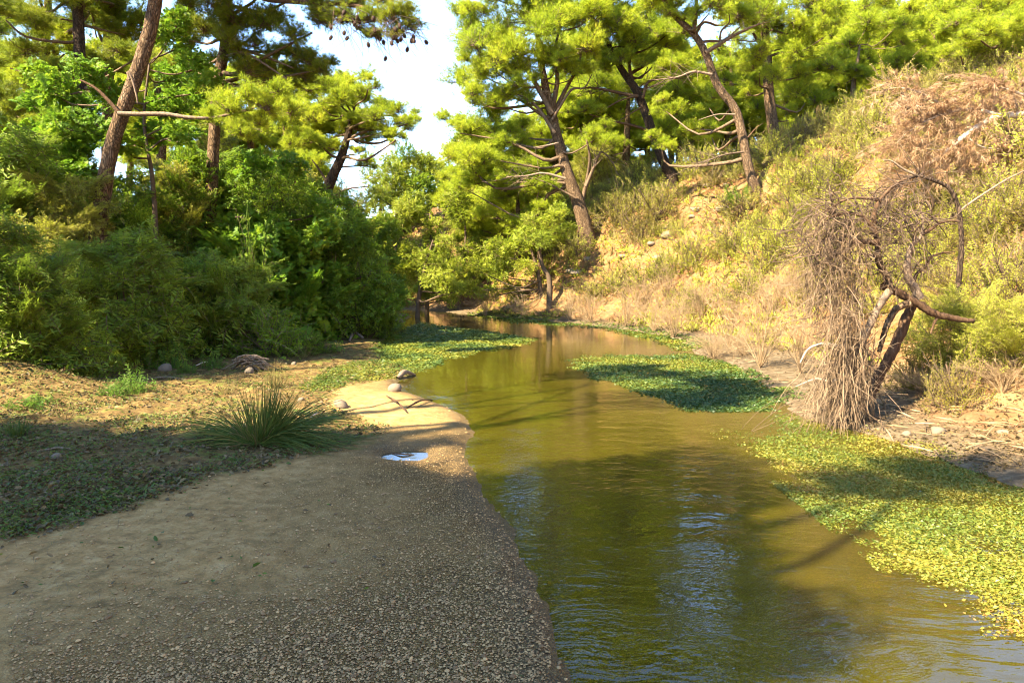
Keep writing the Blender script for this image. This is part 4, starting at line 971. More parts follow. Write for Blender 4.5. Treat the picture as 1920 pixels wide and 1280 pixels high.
# weeping twigs: they leave the crown, arch over and hang
def weeping(n, sx, sy, drop, spread, mats, name, Y=(7.2, 7.8), rr=.0045, wig=.012, out_=-60, xs=1.0):
    k = 11
    px, py = U(*sx, n), U(*sy, n)
    P = np.zeros((n, k, 3))
    for i in range(n):
        y = U(*Y)
        a = at(px[i], py[i], y)
        ex = px[i] + U(out_, 25) * xs
        L = U(*drop)
        e = at(ex + U(-spread, spread), min(py[i] + L, U(770, 812)), y + U(-.25, .15))
        u = np.linspace(0, 1, k)
        P[i, :, 0] = a[0] + (e[0] - a[0]) * np.sqrt(u)
        P[i, :, 1] = a[1] + (e[1] - a[1]) * u
        P[i, :, 2] = a[2] + (e[2] - a[2]) * u ** 1.5 + .10 * np.sin(np.pi * np.minimum(u * 2, 1)) * U(0, 1)
    P = wander(P, wig)
    P[:, :, 2] = np.maximum(P[:, :, 2], terrain(P[:, :, 0], P[:, :, 1]) + .004)
    b = MB()
    V, T = tubes(P, np.linspace(rr * 1.5, rr * .55, k)[None] * U(.6, 1.5, (n, 1)), 3)
    b.add(V, T, 0, np.repeat(U(0, 1, n), k * 3))
    # side twiglets
    m = n * 3
    i, j = rng.integers(0, n, m), rng.integers(2, k - 1, m)
    s = P[i, j]; d = nrm(P[i, j + 1] - s) * .6 + rng.normal(size=(m, 3)) * .6 + (0, 0, -.3)
    u = np.linspace(0, 1, 5)[None, :, None]
    Q = wander(s[:, None] + nrm(d)[:, None] * u * U(.08, .28, (m, 1, 1)) + np.array([0, 0, -.05]) * u * u, .006)
    V, T = tubes(Q, np.linspace(rr * .8, rr * .35, 5)[None] * np.ones((m, 1)), 3)
    b.add(V, T, 0, np.repeat(U(0, 1, m), 15))
    o = obj(name, b.mesh(name, mats, dt.location), dt)
    return tag(o, kind='stuff')
def tangle(n, c, rx, ry, L, bias, mat, name, Y=(7.2, 7.8), rr=.0032, curl=.45, k=10):
    """curling dead twigs filling a rough ellipse"""
    a, q = U(0, 6.28, n), np.sqrt(U(0, 1, n))
    s0 = np.array([at(c[0] + rx * q[i] * math.cos(a[i]), c[1] + ry * q[i] * math.sin(a[i]), U(*Y)) for i in range(n)])
    d = nrm(rng.normal(size=(n, 3)) * (1, .7, .8) + bias)
    P = np.zeros((n, k, 3)); P[:, 0] = s0
    st_ = (U(*L, n) / (k - 1))[:, None]
    turn = rng.normal(size=(n, 3)) * curl
    for j in range(1, k):
        d = nrm(d + turn * .45 + rng.normal(size=(n, 3)) * curl * .55 + np.array([0, 0, -.13]))
        P[:, j] = P[:, j - 1] + d * st_
    P[:, :, 2] = np.maximum(P[:, :, 2], terrain(P[:, :, 0], P[:, :, 1]) + .004)
    b = MB()
    V, T = tubes(P, np.linspace(rr * 1.5, rr * .5, k)[None] * U(.5, 1.6, (n, 1)), 3)
    b.add(V, T, 0, np.repeat(U(0, 1, n), k * 3))
    m = n * 2
    i, j = rng.integers(0, n, m), rng.integers(2, k - 1, m)
    sd = P[i, j]; e = nrm(nrm(P[i, j + 1] - sd) + rng.normal(size=(m, 3)) * .7)
    u = np.linspace(0, 1, 5)[None, :, None]
    Q = wander(sd[:, None] + e[:, None] * u * U(.06, .22, (m, 1, 1)), .008)
    V, T = tubes(Q, np.linspace(rr * .8, rr * .4, 5)[None] * np.ones((m, 1)), 3)
    b.add(V, T, 0, np.repeat(U(0, 1, m), 15))
    return tag(obj(name, b.mesh(name, [mat], dt.location), dt), kind='stuff')
weeping(90, (1530, 1615), (400, 520), (60, 210), 20, [M['dead_twig']], 'hanging_twigs', rr=.0028, wig=.030)
weeping(80, (1560, 1625), (540, 690), (60, 180), 22, [M['dead_twig']], 'hanging_twigs', Y=(7.0, 7.6), rr=.0028, wig=.026, out_=-40)
tangle(270, (1568, 505), 60, 110, (.25, .6), (-.25, 0, -.9), M['dead_twig'], 'tangled_twigs')
tangle(200, (1588, 650), 42, 90, (.2, .5), (-.2, 0, -1.0), M['dead_twig'], 'tangled_twigs', Y=(7.0, 7.6))
tangle(130, (1555, 430), 50, 55, (.3, .6), (-.6, 0, -.5), M['dead_twig_dark'], 'crown_twigs', rr=.003)
tangle(190, (1640, 405), 105, 58, (.3, .7), (-.2, 0, .1), M['dead_twig_dark'], 'crown_twigs', Y=(7.3, 7.9), rr=.0038, curl=.55)
tangle(110, (1690, 470), 50, 75, (.3, .6), (0, 0, .3), M['dead_twig_dark'], 'crown_twigs', Y=(7.4, 7.9), rr=.003, curl=.55)
# fan of twigs spread on the bank under it
n, k = 300, 8
base = np.array([at(1590 + 30 * rng.normal(), U(600, 760), U(7.0, 7.7)) for i in range(n)])
end = np.array([gnd(1578 + 95 * rng.normal() * .55, U(765, 818), .02) for i in range(n)])
u = np.linspace(0, 1, k)[None, :, None]
P = wander(base[:, None] * (1 - u) + end[:, None] * u + np.array([0, 0, .12]) * np.sin(np.pi * u) * U(-.2, 1, (n, 1, 1)), .028)
P[:, :, 2] = np.maximum(P[:, :, 2], terrain(P[:, :, 0], P[:, :, 1]) + .004)
V, T = tubes(P, np.linspace(.0040, .0020, k)[None] * U(.5, 1.6, (n, 1)), 3)
tag(obj('hanging_twigs', MB().add(V, T, 0, np.repeat(U(0, 1, n), k * 3)).mesh('hanging_twigs', [M['dead_twig']], dt.location), dt), kind='stuff')
# slim dead trunk behind it
b0 = hit(1800, 600, 20); Ys = 9.6
p0 = at(1800, 560, Ys); p0[2] = tz(p0[0], Ys) - .05
st = root_of('dead_sapling', p0, 'slim dead trunk curving left at its top, behind the broken log', 'tree')
limb_part(st, [p0] + pxl([(1796, 555), (1800, 500), (1803, 455), (1799, 400), (1790, 370), (1776, 350), (1750, 338), (1722, 330), (1702, 336)], Ys), .038, .016, M['pine_bark_dark'], 9, 34, 'trunk')
limb_part(st, pxl([(1722, 330), (1695, 318), (1672, 302), (1655, 300)], Ys), .018, .006, DG)
limb_part(st, pxl([(1799, 396), (1820, 380), (1850, 360), (1885, 338), (1925, 318)], Ys), .016, .010, M['dead_grey'])
limb_part(st, pxl([(1780, 352), (1776, 335), (1775, 320)], Ys), .014, .006, DD)
limb_part(st, pxl([(1733, 333), (1732, 315), (1734, 295)], Ys), .012, .005, DD)
limb_part(st, pxl([(1799, 415), (1780, 414), (1765, 418), (1752, 412)], Ys), .018, .006, DD)
bare_twigs(st, pxl([(1776, 350), (1750, 338), (1722, 330), (1702, 336), (1680, 350), (1655, 372)], Ys), 60, .6, M['dead_twig_dark'], r=.006)

# ------------------------------------------------------------------ rust-brown fallen pine on the slope
Yf = 15.0
p0 = at(1960, 205, Yf)
fp = root_of('fallen_pine', np.array([p0[0], Yf, tz(p0[0], Yf)]), 'fallen dead pine with bleached limbs and rust-brown drooping twigs', 'tree')
FB = [([(1985, 195), (1920, 213), (1860, 222), (1800, 262), (1760, 295), (1715, 322), (1690, 335)], .085, .03), ([(1880, 218), (1840, 208), (1800, 206), (1780, 210), (1755, 190), (1720, 172), (1690, 165)], .05, .012),
      ([(1940, 185), (1900, 172), (1865, 162), (1830, 168)], .035, .010), ([(1990, 310), (1930, 325), (1880, 342), (1840, 360)], .05, .03), ([(1780, 210), (1740, 225), (1700, 250), (1680, 270)], .026, .008),
      ([(1775, 282), (1740, 280), (1710, 275)], .022, .006), ([(1810, 255), (1840, 275), (1880, 280), (1925, 285)], .022, .006)]
for pts, r0, r1 in FB:
    limb_part(fp, pxl(pts, Yf), r0 * .9, r1, M['bleach'], 8, 24, 'branch')
def droop_twigs(root, path, n, L, mats, name, rr=.005, needles=0):
    D = smooth_pts(path, 50)
    i = rng.integers(3, 50, n); k = 8
    s = D[i] + rng.normal(size=(n, 3)) * .04
    d = nrm(D[np.minimum(i + 1, 49)] - D[np.minimum(i + 1, 49) - 1]) * .5 + rng.normal(size=(n, 3)) * .55 + (0, -.1, .25)
    u = np.linspace(0, 1, k)[None, :, None]
    ln = U(.4, 1.0, (n, 1, 1)) * L
    P = wander(s[:, None] + nrm(d)[:, None] * u * ln + np.array([-.35, 0, -.35]) * u ** 2 * ln, L * .035)
    b = MB()
    V, T = tubes(P, np.linspace(rr, rr * .4, k)[None] * np.ones((n, 1)), 3)
    b.add(V, T, 0, np.repeat(U(0, 1, n), k * 3))
    if needles:
        m = n * needles
        a, c = rng.integers(0, n, m), rng.integers(2, k - 1, m)
        w = U(0, 1, m)[:, None]
        pos = P[a, c] * (1 - w) + P[a, c + 1] * w
        V0, T0 = blades(6, .035, .2, 1.0)
        V, T = scatter(V0, T0, pos, nrm(P[a, c + 1] - P[a, c]) + (0, 0, -.4), rdir(m), U(.10, .17, m))
        b.add(V, T, 1, np.repeat(U(0, 1, n)[a] * .6 + U(0, .4, m), len(V0)))
    return obj(name, b.mesh(name, mats, root.location, smooth=False), root)
for pts, n in ((FB[0][0], 150), (FB[1][0], 150), (FB[2][0], 110), (FB[4][0], 90), (FB[5][0], 70), ([(1850, 250), (1820, 275), (1790, 300), (1760, 330)], 90), ([(1920, 260), (1890, 290), (1860, 320), (1820, 340)], 90)):
    droop_twigs(fp, pxl(pts, Yf - .05), int(n * .7), .75, [M['dry_twig'], M['rust']], 'drooping_twigs', .0045, 12 if n > 80 else 5)

RUST = [pine_clump(900 + i, M['rust'], 60, 8, .17, .3) for i in range(3)]
for px, py, r in [(1700, 200, 40), (1750, 215, 42), (1690, 250, 42), (1740, 265, 44), (1790, 240, 40), (1700, 300, 40), (1760, 320, 40), (1820, 290, 40), (1850, 200, 42), (1890, 250, 40), (1870, 310, 40), (1910, 190, 40), (1810, 330, 36), (1680, 335, 30), (1925, 290, 36)]:
    c = hit(px, py, 40) if False else at(px, py, Yf + 1.2)
    obj('dead_foliage', RUST[int(rng.integers(0, 3))], fp, tuple(c - np.array(fp.location)), (U(-.5, .5), U(-.5, .5), U(0, 6)), (r / F * Yf * U(.9, 1.3), r / F * Yf, r / F * Yf * U(.7, 1)))
# ------------------------------------------------------------------ dry bare bushes along the right shore
def dry_mesh(seed, n=34, fork=5, mat='dry_twig', spread=1.0, r=.0065):
    global rng
    keep, rng = rng, np.random.default_rng(seed)
    b = MB(); k = 8
    a, t = U(0, 6.28, n), U(.1, 1.15, n) * spread
    end = np.stack([np.sin(t) * np.cos(a), np.sin(t) * np.sin(a), np.cos(t)], -1) * U(.6, 1.05, (n, 1))
    u = np.linspace(0, 1, k)[None, :, None]
    P = wander(end[:, None] * u + np.array([0, 0, .12]) * np.sin(np.pi * u), .018)
    V, T = tubes(P, np.linspace(r, r * .35, k)[None] * U(.6, 1.2, (n, 1)), 3)
    b.add(V, T, 0, np.repeat(U(0, 1, n), k * 3))
    m = n * fork
    for lev in range(2):
        i, j = rng.integers(0, len(P), m), rng.integers(2, k - 1, m)
        s = P[i, j]; d = nrm(nrm(P[i, j + 1] - s) + rng.normal(size=(m, 3)) * .55)
        Q = wander(s[:, None] + d[:, None] * u * U(.15, .42, (m, 1, 1)) * (1 - .35 * lev), .010)
        V, T = tubes(Q, np.linspace(r * .5, r * .22, k)[None] * np.ones((m, 1)), 3)
        b.add(V, T, 0, np.repeat(U(0, 1, m), k * 3))
        P, m = Q, int(m * 1.5)
    me = b.mesh('twigs', [M[mat]])
    rng = keep
    return me
DRY = [dry_mesh(600 + i) for i in range(4)]
DRYB = [dry_mesh(620 + i, 60, 6, 'dry_twig', 1.2, .006) for i in range(2)]
for lab, px, py, hpx, wpx, pool in [
    ('tall dry twiggy bush between the weed bank and the dead tree', 1425, 690, 170, 110, DRY), ('dry twiggy bush just left of the weeping twigs', 1490, 700, 160, 80, DRY),
    ('dry bush left of the tall twiggy one on the shore', 1360, 650, 120, 80, DRY), ('low bleached twig tangle on the pale shore', 1340, 672, 55, 70, DRYB), ('low bleached twigs right of the pale shore tangle', 1400, 668, 50, 60, DRYB),
    ('dry bush in the middle of the far right shore', 1270, 634, 90, 75, DRY), ('bleached bush at the start of the sunny far shore', 1110, 606, 75, 70, DRY), ('bleached bush second along the sunny far shore', 1170, 612, 85, 75, DRY),
    ('bleached bush third along the sunny far shore', 1220, 622, 80, 70, DRY), ('dry bush where the far shore meets the spur', 1065, 600, 60, 60, DRY), ('dry bush at the stream bend under the leaning trees', 915, 592, 60, 60, DRY),
    ('dry bush above the shore behind the far bleached ones', 1190, 585, 80, 80, DRY), ('dry bush above the shore left of the tall twiggy bush', 1320, 600, 100, 90, DRY), ('dry bush on the slope foot above the tall twiggy bush', 1440, 600, 110, 90, DRY),
    ('brown bare tangle at the foot of the spur by the stream', 985, 592, 55, 70, DRY), ('dry bush on the slope left of the weeping twigs', 1490, 570, 90, 70, DRY), ('dry bush on the slope foot over the bleached shore bushes', 1255, 570, 80, 80, DRY)]:
    p = hit(px, py)
    s = F / p[1]
    r = thing('dry_bush', (p[0], p[1], p[2] - .02), lab, 'bush', 'dry bare bushes along the right shore')
    for k in range(1):
        obj('twigs', pool[int(rng.integers(0, len(pool)))], r, (U(-.1, .1), U(-.1, .1), 0), (0, 0, U(0, 6.28)), (wpx / s * U(.8, 1.1), wpx / s * .9, hpx / s * U(.8, 1.1)))
# tangle of dead branches at the right bank
for lab, px, py, w, h in [('fallen grey twig tangle right of the dead tree foot', 1745, 745, .75, .35), ('fallen twig tangle low at the right edge', 1880, 740, .7, .4)]:
    p = hit(px, py)
    r = thing('dry_bush', (p[0], p[1], p[2]), lab, 'bush', 'dry bare bushes along the right shore')
    obj('twigs', DRY[0], r, (0, 0, 0), (0, 0, 1), (w, w, h)); obj('twigs', DRY[2], r, (.15, .1, 0), (0, 0, 3), (w, w * .8, h))

# ------------------------------------------------------------------ rush tuft and small plants
def blade_clump(n, L, tilt, r, k=8, droop=.4, rad=.08, az=None):
    a = U(0, 6.28, n) if az is None else az
    t = U(*tilt, n)
    d = np.stack([np.sin(t) * np.cos(a), np.sin(t) * np.sin(a) * .75, np.cos(t)], -1)
    s = np.stack([np.cos(a) * U(0, rad, n), np.sin(a) * U(0, rad, n), np.zeros(n)], -1) + rng.normal(size=(n, 3)) * (.02, .02, 0)
    ln = U(*L, n)[:, None, None]
    u = np.linspace(0, 1, k)[None, :, None]
    P = s[:, None] + d[:, None] * u * ln + np.array([0, 0, -1.0]) * droop * u ** 2 * ln * np.sin(t)[:, None, None]
    P[:, :, 2] = np.maximum(P[:, :, 2], .012 + U(0, .03, (n, 1)))
    return tubes(P, (r * np.array([1, 1, .95, .9, .8, .65, .45, .15]))[None] * U(.7, 1.2, (n, 1)), 3), k
p = hit(487, 832)
rt = thing('rush_tuft', (p[0], p[1], p[2] - .01), 'dark green rush tuft with upright and sprawling blades on the left bank', 'rush')
rt.scale = (.86, .86, .92)
for nm, n, L, tl, dr, azr in [('upright_blades', 150, (.25, .72), (.03, .8), .15, None), ('upright_blades', 170, (.25, .7), (.05, .8), .12, (-.6, .5)), ('sprawling_blades', 230, (.5, 1.25), (.75, 1.4), .42, (-.85, .45)), ('sprawling_blades', 150, (.4, 1.1), (.8, 1.4), .42, (2.5, 3.7)), ('sprawling_blades', 60, (.3, .6), (.8, 1.3), .4, None)]:
    az = None if azr is None else U(*azr, n)
    (V, T), k = blade_clump(n, L, tl, .0042, droop=dr, az=az, rad=.13)
    obj(nm, MB().add(V, T, 0, np.repeat(U(0, 1, n), k * 3)).mesh(nm, [M['rush']]), rt)
(V, T), k = blade_clump(130, (.2, .75), (.3, 1.5), .0036, droop=.45, rad=.14)
obj('dead_blades', MB().add(V, T, 0, np.repeat(U(0, 1, 130), k * 3)).mesh('dead_blades', [M['straw']]), rt)
for lab, px, py, h, n, mat in [('wispy dry grass tuft behind the rush on bare earth', 517, 728, .42, 60, 'straw'), ('tiny dry grass tuft in front of the shrubs right of the stick heap', 570, 672, .35, 22, 'straw'),
                          ('green grass tuft at the left edge of the near bank', 30, 820, .22, 90, 'rush'), ('thin dry stalks on the earth mound', 120, 790, .35, 10, 'straw'), ('dry grass tuft left of the wispy one', 425, 740, .28, 26, 'straw')]:
    p = hit(px, py)
    r = thing('grass_tuft', (p[0], p[1], p[2] - .01), lab, 'grass tuft', 'grass tufts on the left bank')
    (V, T), k = blade_clump(n, (h * .5, h), (.03, .7), .0032, droop=.25, rad=.09)
    obj('grass_blades', MB().add(V, T, 0, np.repeat(U(0, 1, n), k * 3)).mesh('grass_blades', [M[mat]]), r)
HERB = [leafy(700 + i, leaf_mat('herb_leaves_%d' % i, [(0, (.05, .11, .014)), (.5, (.10, .19, .02)), (1, (.19, .27, .035))], .45), NARROW, 70, 16, .16, 'dome', .55, up=.9, shell=.3) for i in range(2)]
for lab, px, py, w, h in [('bright green feathery herb at the foot of the thicket', 315, 690, .38, .62), ('small green herb right of the bright feathery one', 400, 690, .22, .35), ('green herb at the front of the left thicket', 250, 735, .28, .35),
                     ('low green herb below the drooping pale shrub', 215, 740, .22, .28), ('slim green seedling beside the thicket', 350, 700, .18, .3), ('little herb right of the thicket herbs', 470, 672, .25, .25), ('little green herb in front of the rush', 432, 862, .07, .06), ('green herb on the mound edge', 60, 760, .3, .2)]:
    p = hit(px, py)
    r = thing('green_herb', (p[0], p[1], p[2] - .01), lab, 'herb', 'green herbs on the left bank')
    obj('foliage', HERB[int(rng.integers(0, 2))], r, (0, 0, 0), (0, 0, U(0, 6)), (w, w, h))

# ------------------------------------------------------------------ stones, sticks, litter
def rock_mesh(seed, mat, lv=2):
    import bmesh
    bm = bmesh.new(); bmesh.ops.create_icosphere(bm, subdivisions=lv, radius=1)
    r_ = np.random.default_rng(seed)
    ph = r_.uniform(0, 6, (4, 3)); fq = r_.uniform(.8, 2.4, (4, 3))
    for v in bm.verts:
        c = np.array(v.co)
        v.co *= 1 + sum(.11 * math.sin(float(np.dot(fq[i], c) + ph[i, 0])) for i in range(4))
        v.co.z *= .62
    me = bpy.data.meshes.new('stone'); bm.to_mesh(me); bm.free()
    for p_ in me.polygons: p_.use_smooth = lv > 1
    me.materials.append(mat)
    return me
ROCK = [rock_mesh(800 + i, M['stone']) for i in range(4)]
for lab, px, py, w in [('pale rounded stone at the tip of the sandbar', 741, 734, .115), ('pale angular stone on the sandbar left of the puddle', 641, 764, .115), ('grey stone at the foot of the thicket', 311, 696, .13), ('small pale stone below the dead stick heap', 468, 700, .09),
                  ('small pale stone right of the dry grass', 550, 684, .06), ('pale pebble in the leaf litter at the left', 105, 858, .04), ('small stone on the sandbar left end', 565, 752, .05), ('flat stone on the sandy right bank', 1755, 812, .10), ('small pale stone on the right bank near the weed', 1700, 818, .06), ('pale stone on the right bank at the edge', 1880, 815, .07)]:
    p = hit(px, py)
    tag(obj('stone', ROCK[int(rng.integers(0, 4))], None, (p[0], p[1], p[2] + w * .28), (U(-.2, .2), U(-.2, .2), U(0, 6)), (w * .85, w * .7, w * U(.8, 1.1))), lab, 'stone', 'stones on the banks')
HR = [rock_mesh(820 + i, M['stone'], 2) for i in range(3)]
for i in range(26):
    px, py = [(U(1130, 1260), U(420, 500)), (U(1290, 1400), U(340, 430)), (U(1560, 1900), U(60, 200)), (U(1050, 1120), U(480, 550))][i % 4]
    p = hit(px, py)
    w = U(.10, .28)
    tag(obj('hillside_rock', HR[i % 3], None, (p[0], p[1], p[2] + w * .1), (0, 0, U(0, 6)), (w, w * .8, w * .8)), ['small rock on the bare spur', 'small rock on the bare orange slope', 'small rock high on the hill at the top right', 'small rock on the lower spur above the shore'][i % 4] , 'rock', 'rocks on the right hillside')
def stick(name, lab, pts, r0, r1, mat, cat='stick', group=None):
    P = [hit(*q[:2]) + (0, 0, q[2]) for q in pts]
    V, T = rough_tube(P, [r0 * .45, r0, (r0 + r1) * .5, r1], 18, 8, .38, int(rng.integers(0, 900)))
    o = obj(name, MB().add(V, T, 0, U(0, 1)).mesh(name, [mat], P[0]), None, tuple(P[0]))
    return tag(o, lab, cat, group)
stick('driftwood', 'grey driftwood stub leaning up from the green weed', [(800, 690, .0), (788, 684, .06), (778, 676, .10)], .035, .02, M['dead_grey'], 'driftwood')
stick('driftwood', 'brown driftwood chunk lying at the inlet edge', [(745, 712, .03), (760, 708, .09), (778, 705, .02)], .045, .015, M['dead_grey'], 'driftwood')
stick('stick', 'thin dark stick lying on the sandbar', [(724, 744, .02), (745, 762, .05), (762, 775, .02)], .012, .006, M['dead_dark'])
stick('stick', 'dark stick lying along the sandbar edge toward the water', [(762, 768, .02), (790, 758, .05), (812, 752, .02)], .012, .006, M['dead_dark'])
stick('stick', 'grey stick in the litter at the left', [(70, 848, .01), (110, 846, .03), (140, 845, .01)], .010, .006, M['dead_grey'])
stick('stick', 'crooked pale stick below the thicket herbs', [(366, 688, .02), (388, 684, .05), (400, 690, .02)], .014, .008, M['bleach'])
stick('stick', 'grey stick on the bare earth left of the dry grass', [(275, 712, .01), (315, 711, .03), (350, 713, .01)], .016, .008, M['dead_grey'])
stick('stick', 'pale stick beside the right end of the rush', [(578, 790, .02), (590, 784, .04), (598, 778, .03)], .008, .005, M['bleach'])
stick('stick', 'short log at the edge of the shaded hollow', [(655, 642, .02), (664, 632, .10), (680, 636, .04)], .04, .03, M['dead_grey'])
stick('stick', 'dark twig poking out of the puddle', [(735, 858, .04), (760, 862, .05), (790, 858, .02)], .008, .005, M['dead_dark'])
hp = hit(468, 694)
heap = thing('stick_heap', tuple(hp), 'heap of dead grey sticks on the bare earth before the thicket', 'stick heap')
for i in range(26):
    a = U(-.5, .5) + (3.14 if i % 2 else 0)
    L = U(.25, .55)
    c = hp + (U(-.15, .15), U(-.1, .1), .02 + .10 * U(0, 1))
    d = np.array([math.cos(a) * L, U(-.2, .2), -.10 * abs(math.cos(a))])
    limb_part(heap, [c - d * .4 + (0, 0, .05), c + (0, 0, .06 + U(0, .08)), c + d * .6], U(.010, .018), .006, M['dead_grey'], 5, 7, 'stick')

def stuff_scatter(name, label, n, area, tpl, size, mat, keep, lift=.004, tilt=.5, up=(0, 0, 1), dens=1, flatten=None, parent=None, patchy=False, size_pow=1.0):
    """area -> XY samples; keep(X, Y) -> probability"""
    X, Y = area(int(n * dens))
    k = U(0, 1, len(X)) < keep(X, Y)
    X, Y = X[k], Y[k]
    Z = terrain(X, Y) if flatten is None else np.maximum(terrain(X, Y), flatten)
    m = len(X)
    a = U(0, 6.28, m)
    ax = np.stack([np.cos(a), np.sin(a), rng.normal(size=m) * tilt * .6], -1)
    upv = np.array(up) + rng.normal(size=(m, 3)) * tilt
    V, T = scatter(tpl[0], tpl[1], np.stack([X, Y, Z + lift + U(0, 1, m) * lift * 2], -1), ax, upv, size[0] + (size[1] - size[0]) * U(0, 1, m) ** size_pow)
    tn = U(0, 1, m)
    if patchy: tn = np.clip(.66 * tn + .02 + 1.5 * fbm(X * 1.1, Y * 1.1, 88), 0, 1)
    me = MB().add(V, T, 0, np.repeat(tn, len(tpl[0]))).mesh(name, [mat], smooth=False)
    o = obj(name, me, parent)
    if parent is None: tag(o, label, None, None, 'stuff')
    else: tag(o, None, None, None, 'stuff')
    return o
def view_area(y0, y1, x0=None, x1=None, pw=1.0):
    """samples spread roughly evenly over the picture between two depths"""
    def f(n):
        Y = 1 / U(1 / y1 ** pw, 1 / y0 ** pw, n)
        Y = Y ** (1 / pw)
        lo = -.74 * Y if x0 is None else np.maximum(-.74 * Y, x0)
        hi = .74 * Y if x1 is None else np.minimum(.74 * Y, x1)
        return lo + (hi - lo) * U(0, 1, n), Y
    return f
# pebbles of the gravel bar: the largest as parts of the ground, the rest one mass
PEB = (np.array([[1, 0, 0], [.5, .8, .1], [-.5, .75, 0], [-1, 0, .05], [-.5, -.8, 0], [.55, -.75, 0], [.1, .05, .55], [0, 0, -.4], [.45, -.1, .48], [-.4, .1, .45]]) * .5,
       np.array([[0, 1, 8], [1, 6, 8], [1, 2, 6], [2, 9, 6], [2, 3, 9], [3, 4, 9], [4, 6, 9], [4, 5, 6], [5, 8, 6], [5, 0, 8]]))
def gkeep(X, Y):
    bare, grav, hill, wet = masks(X, Y)
    land = (X < xl(Y) - .03)
    return land * (grav ** 1.3 * .95 + bare * .13)
stuff_scatter('gravel', 'grey-brown gravel strewn over the near bar', 90000, view_area(2.2, 8.5, -5, 1.5), PEB, (.004, .016), M['pebble'], gkeep, .0015, .25, size_pow=2.4)
stuff_scatter('gravel', 'coarse pebbles along the water edge of the bar', 1500, view_area(2.2, 8.5, -5, 1.5), PEB, (.012, .026), M['pebble'], gkeep, .003, .2)
BIGP = [rock_mesh(840 + i, M['pebble'], 1) for i in range(5)]
cnt = 0
while cnt < 130:
    px, py = U(200, 1030), U(930, 1280)
    p = gnd(px, py, .08)
    if U(0, 1) > gkeep(np.array([p[0]]), np.array([p[1]]))[0]: continue
    w = U(.008, .017)
    obj('pebble', BIGP[cnt % 5], ground, (p[0], p[1], tz(p[0], p[1]) + w * .15), (0, 0, U(0, 6)), (w, w * U(.7, 1), w * U(.6, 1)))
    cnt += 1
stuff_scatter('gravel', 'pebbles on the stream bed beside the bar', 14000, view_area(2.2, 7.5, -1.5, 3), PEB, (.006, .026), M['pebble'], lambda X, Y: (X > xl(Y)) * np.exp(-(X - xl(Y)) / .5), .001, .25, size_pow=2)
# leaf litter and little green sprouts on the left bank
def lkeep(X, Y):
    bare, grav, hill, wet = masks(X, Y)
    return (X < xl(Y) - .12) * np.maximum(1 - bare, .003) * np.clip(.55 + 1.6 * fbm(X * 2.4, Y * 2.4, 61), .08, 1) * (1 - .6 * hill)
CURL = (np.array([[0, 0, 0], [.3, .28, .14], [.7, .22, .16], [1, 0, .05], [.7, -.24, .14], [.3, -.26, .16]]), np.array([[0, 2, 1], [0, 3, 2], [0, 4, 3], [0, 5, 4]]))
stuff_scatter('leaf_litter', 'brown dead leaves littering the left bank', 80000, view_area(3.2, 15, -12, -.5), CURL, (.012, .055), M['litter'], lkeep, .005, .6, size_pow=1.8)
stuff_scatter('leaf_litter', 'dead leaves and twig bits on the right bank', 16000, view_area(5.5, 16, 2.5, 11), CURL, (.012, .05), M['litter'], lambda X, Y: (X > xr(Y) - .05) * (X < xr(Y) + OFFR(Y) + 1.5) * np.clip(.6 + 2 * fbm(X * 2, Y * 2, 62), .05, 1), .005, .6, size_pow=1.8)
stuff_scatter('fallen_twigs', 'dry twigs strewn over the right bank', 900, view_area(5.5, 18, 2.5, 11), (np.array([[0, .007, 0], [0, -.007, 0], [1, 0, .03], [.5, 0, .06]]), np.array([[0, 1, 3], [1, 2, 3], [0, 3, 2]])), (.08, .35), M['dry_twig'], lambda X, Y: (X > xr(Y) - .05) * (X < xr(Y) + OFFR(Y) + 1.5) * 1.0, .008, .25)
M['sprout'] = leaf_mat('sprout_leaves', [(0, (.045, .085, .012)), (.6, (.10, .15, .016)), (1, (.2, .2, .03))], .35)
stuff_scatter('ground_cover', 'small green sprouts among the dead leaves', 95000, view_area(3.2, 15, -12, -.5), LEAF, (.010, .032), M['sprout'],
              lambda X, Y: lkeep(X, Y) * sst(-.2, .02, fbm(X * 1.1, Y * 1.1, 66)), .012, .6)
stuff_scatter('fallen_needles', 'fallen brown pine needles on the sand', 13000, view_area(2.3, 9, -5, 1.0), (np.array([[0, .012, 0], [0, -.012, 0], [1, 0, .02]]), np.array([[0, 1, 2]])), (.05, .12), M['litter'],
              lambda X, Y: (X < xl(Y) - .05) * masks(X, Y)[0] * np.clip(1.1 - masks(X, Y)[1] * 1.3, .08, 1) * .6, .003, .04)
# hillside ground cover: dry grass
gt = blades(9, .05, .1, .75)
def hillarea(n):
    Y = U(10.5, 42, n); X = xr(Y) + OFFR(Y) + U(-.01, 1, n) * 24
    k = X / Y < .9
    return X[k], Y[k]
def grass_field(name, label, n, mat, s0, s1, thr):
    X, Y = hillarea(n)
    k = fbm(X * .5, Y * .5, 71) + U(-.15, .15, len(X)) > thr
    X, Y = X[k], Y[k]; m = len(X)
    V, T = scatter(gt[0], gt[1], np.stack([X, Y, terrain(X, Y) - .01], -1), np.array([0, 0, 1.]) + rng.normal(size=(m, 3)) * .25, rdir(m), U(s0, s1, m))
    tag(obj(name, MB().add(V, T, 0, np.repeat(U(0, 1, m), len(gt[0]))).mesh(name, [mat], smooth=False)), label, None, None, 'stuff')
grass_field('dry_grass', 'straw-coloured dry grass over the right hillside', 14000, M['straw'], .10, .36, -.10)
hb = MB()
for i in range(16):
    d_ = rdir(1, .5)[0]; V_, T_ = scatter(LEAF[0], LEAF[1], [d_ * U(.2, .75) * (1, 1, .8) + (0, 0, .1)], [d_ + rng.normal(size=3) * .5], rdir(1, .6), U(.3, .5)); hb.add(V_, T_)
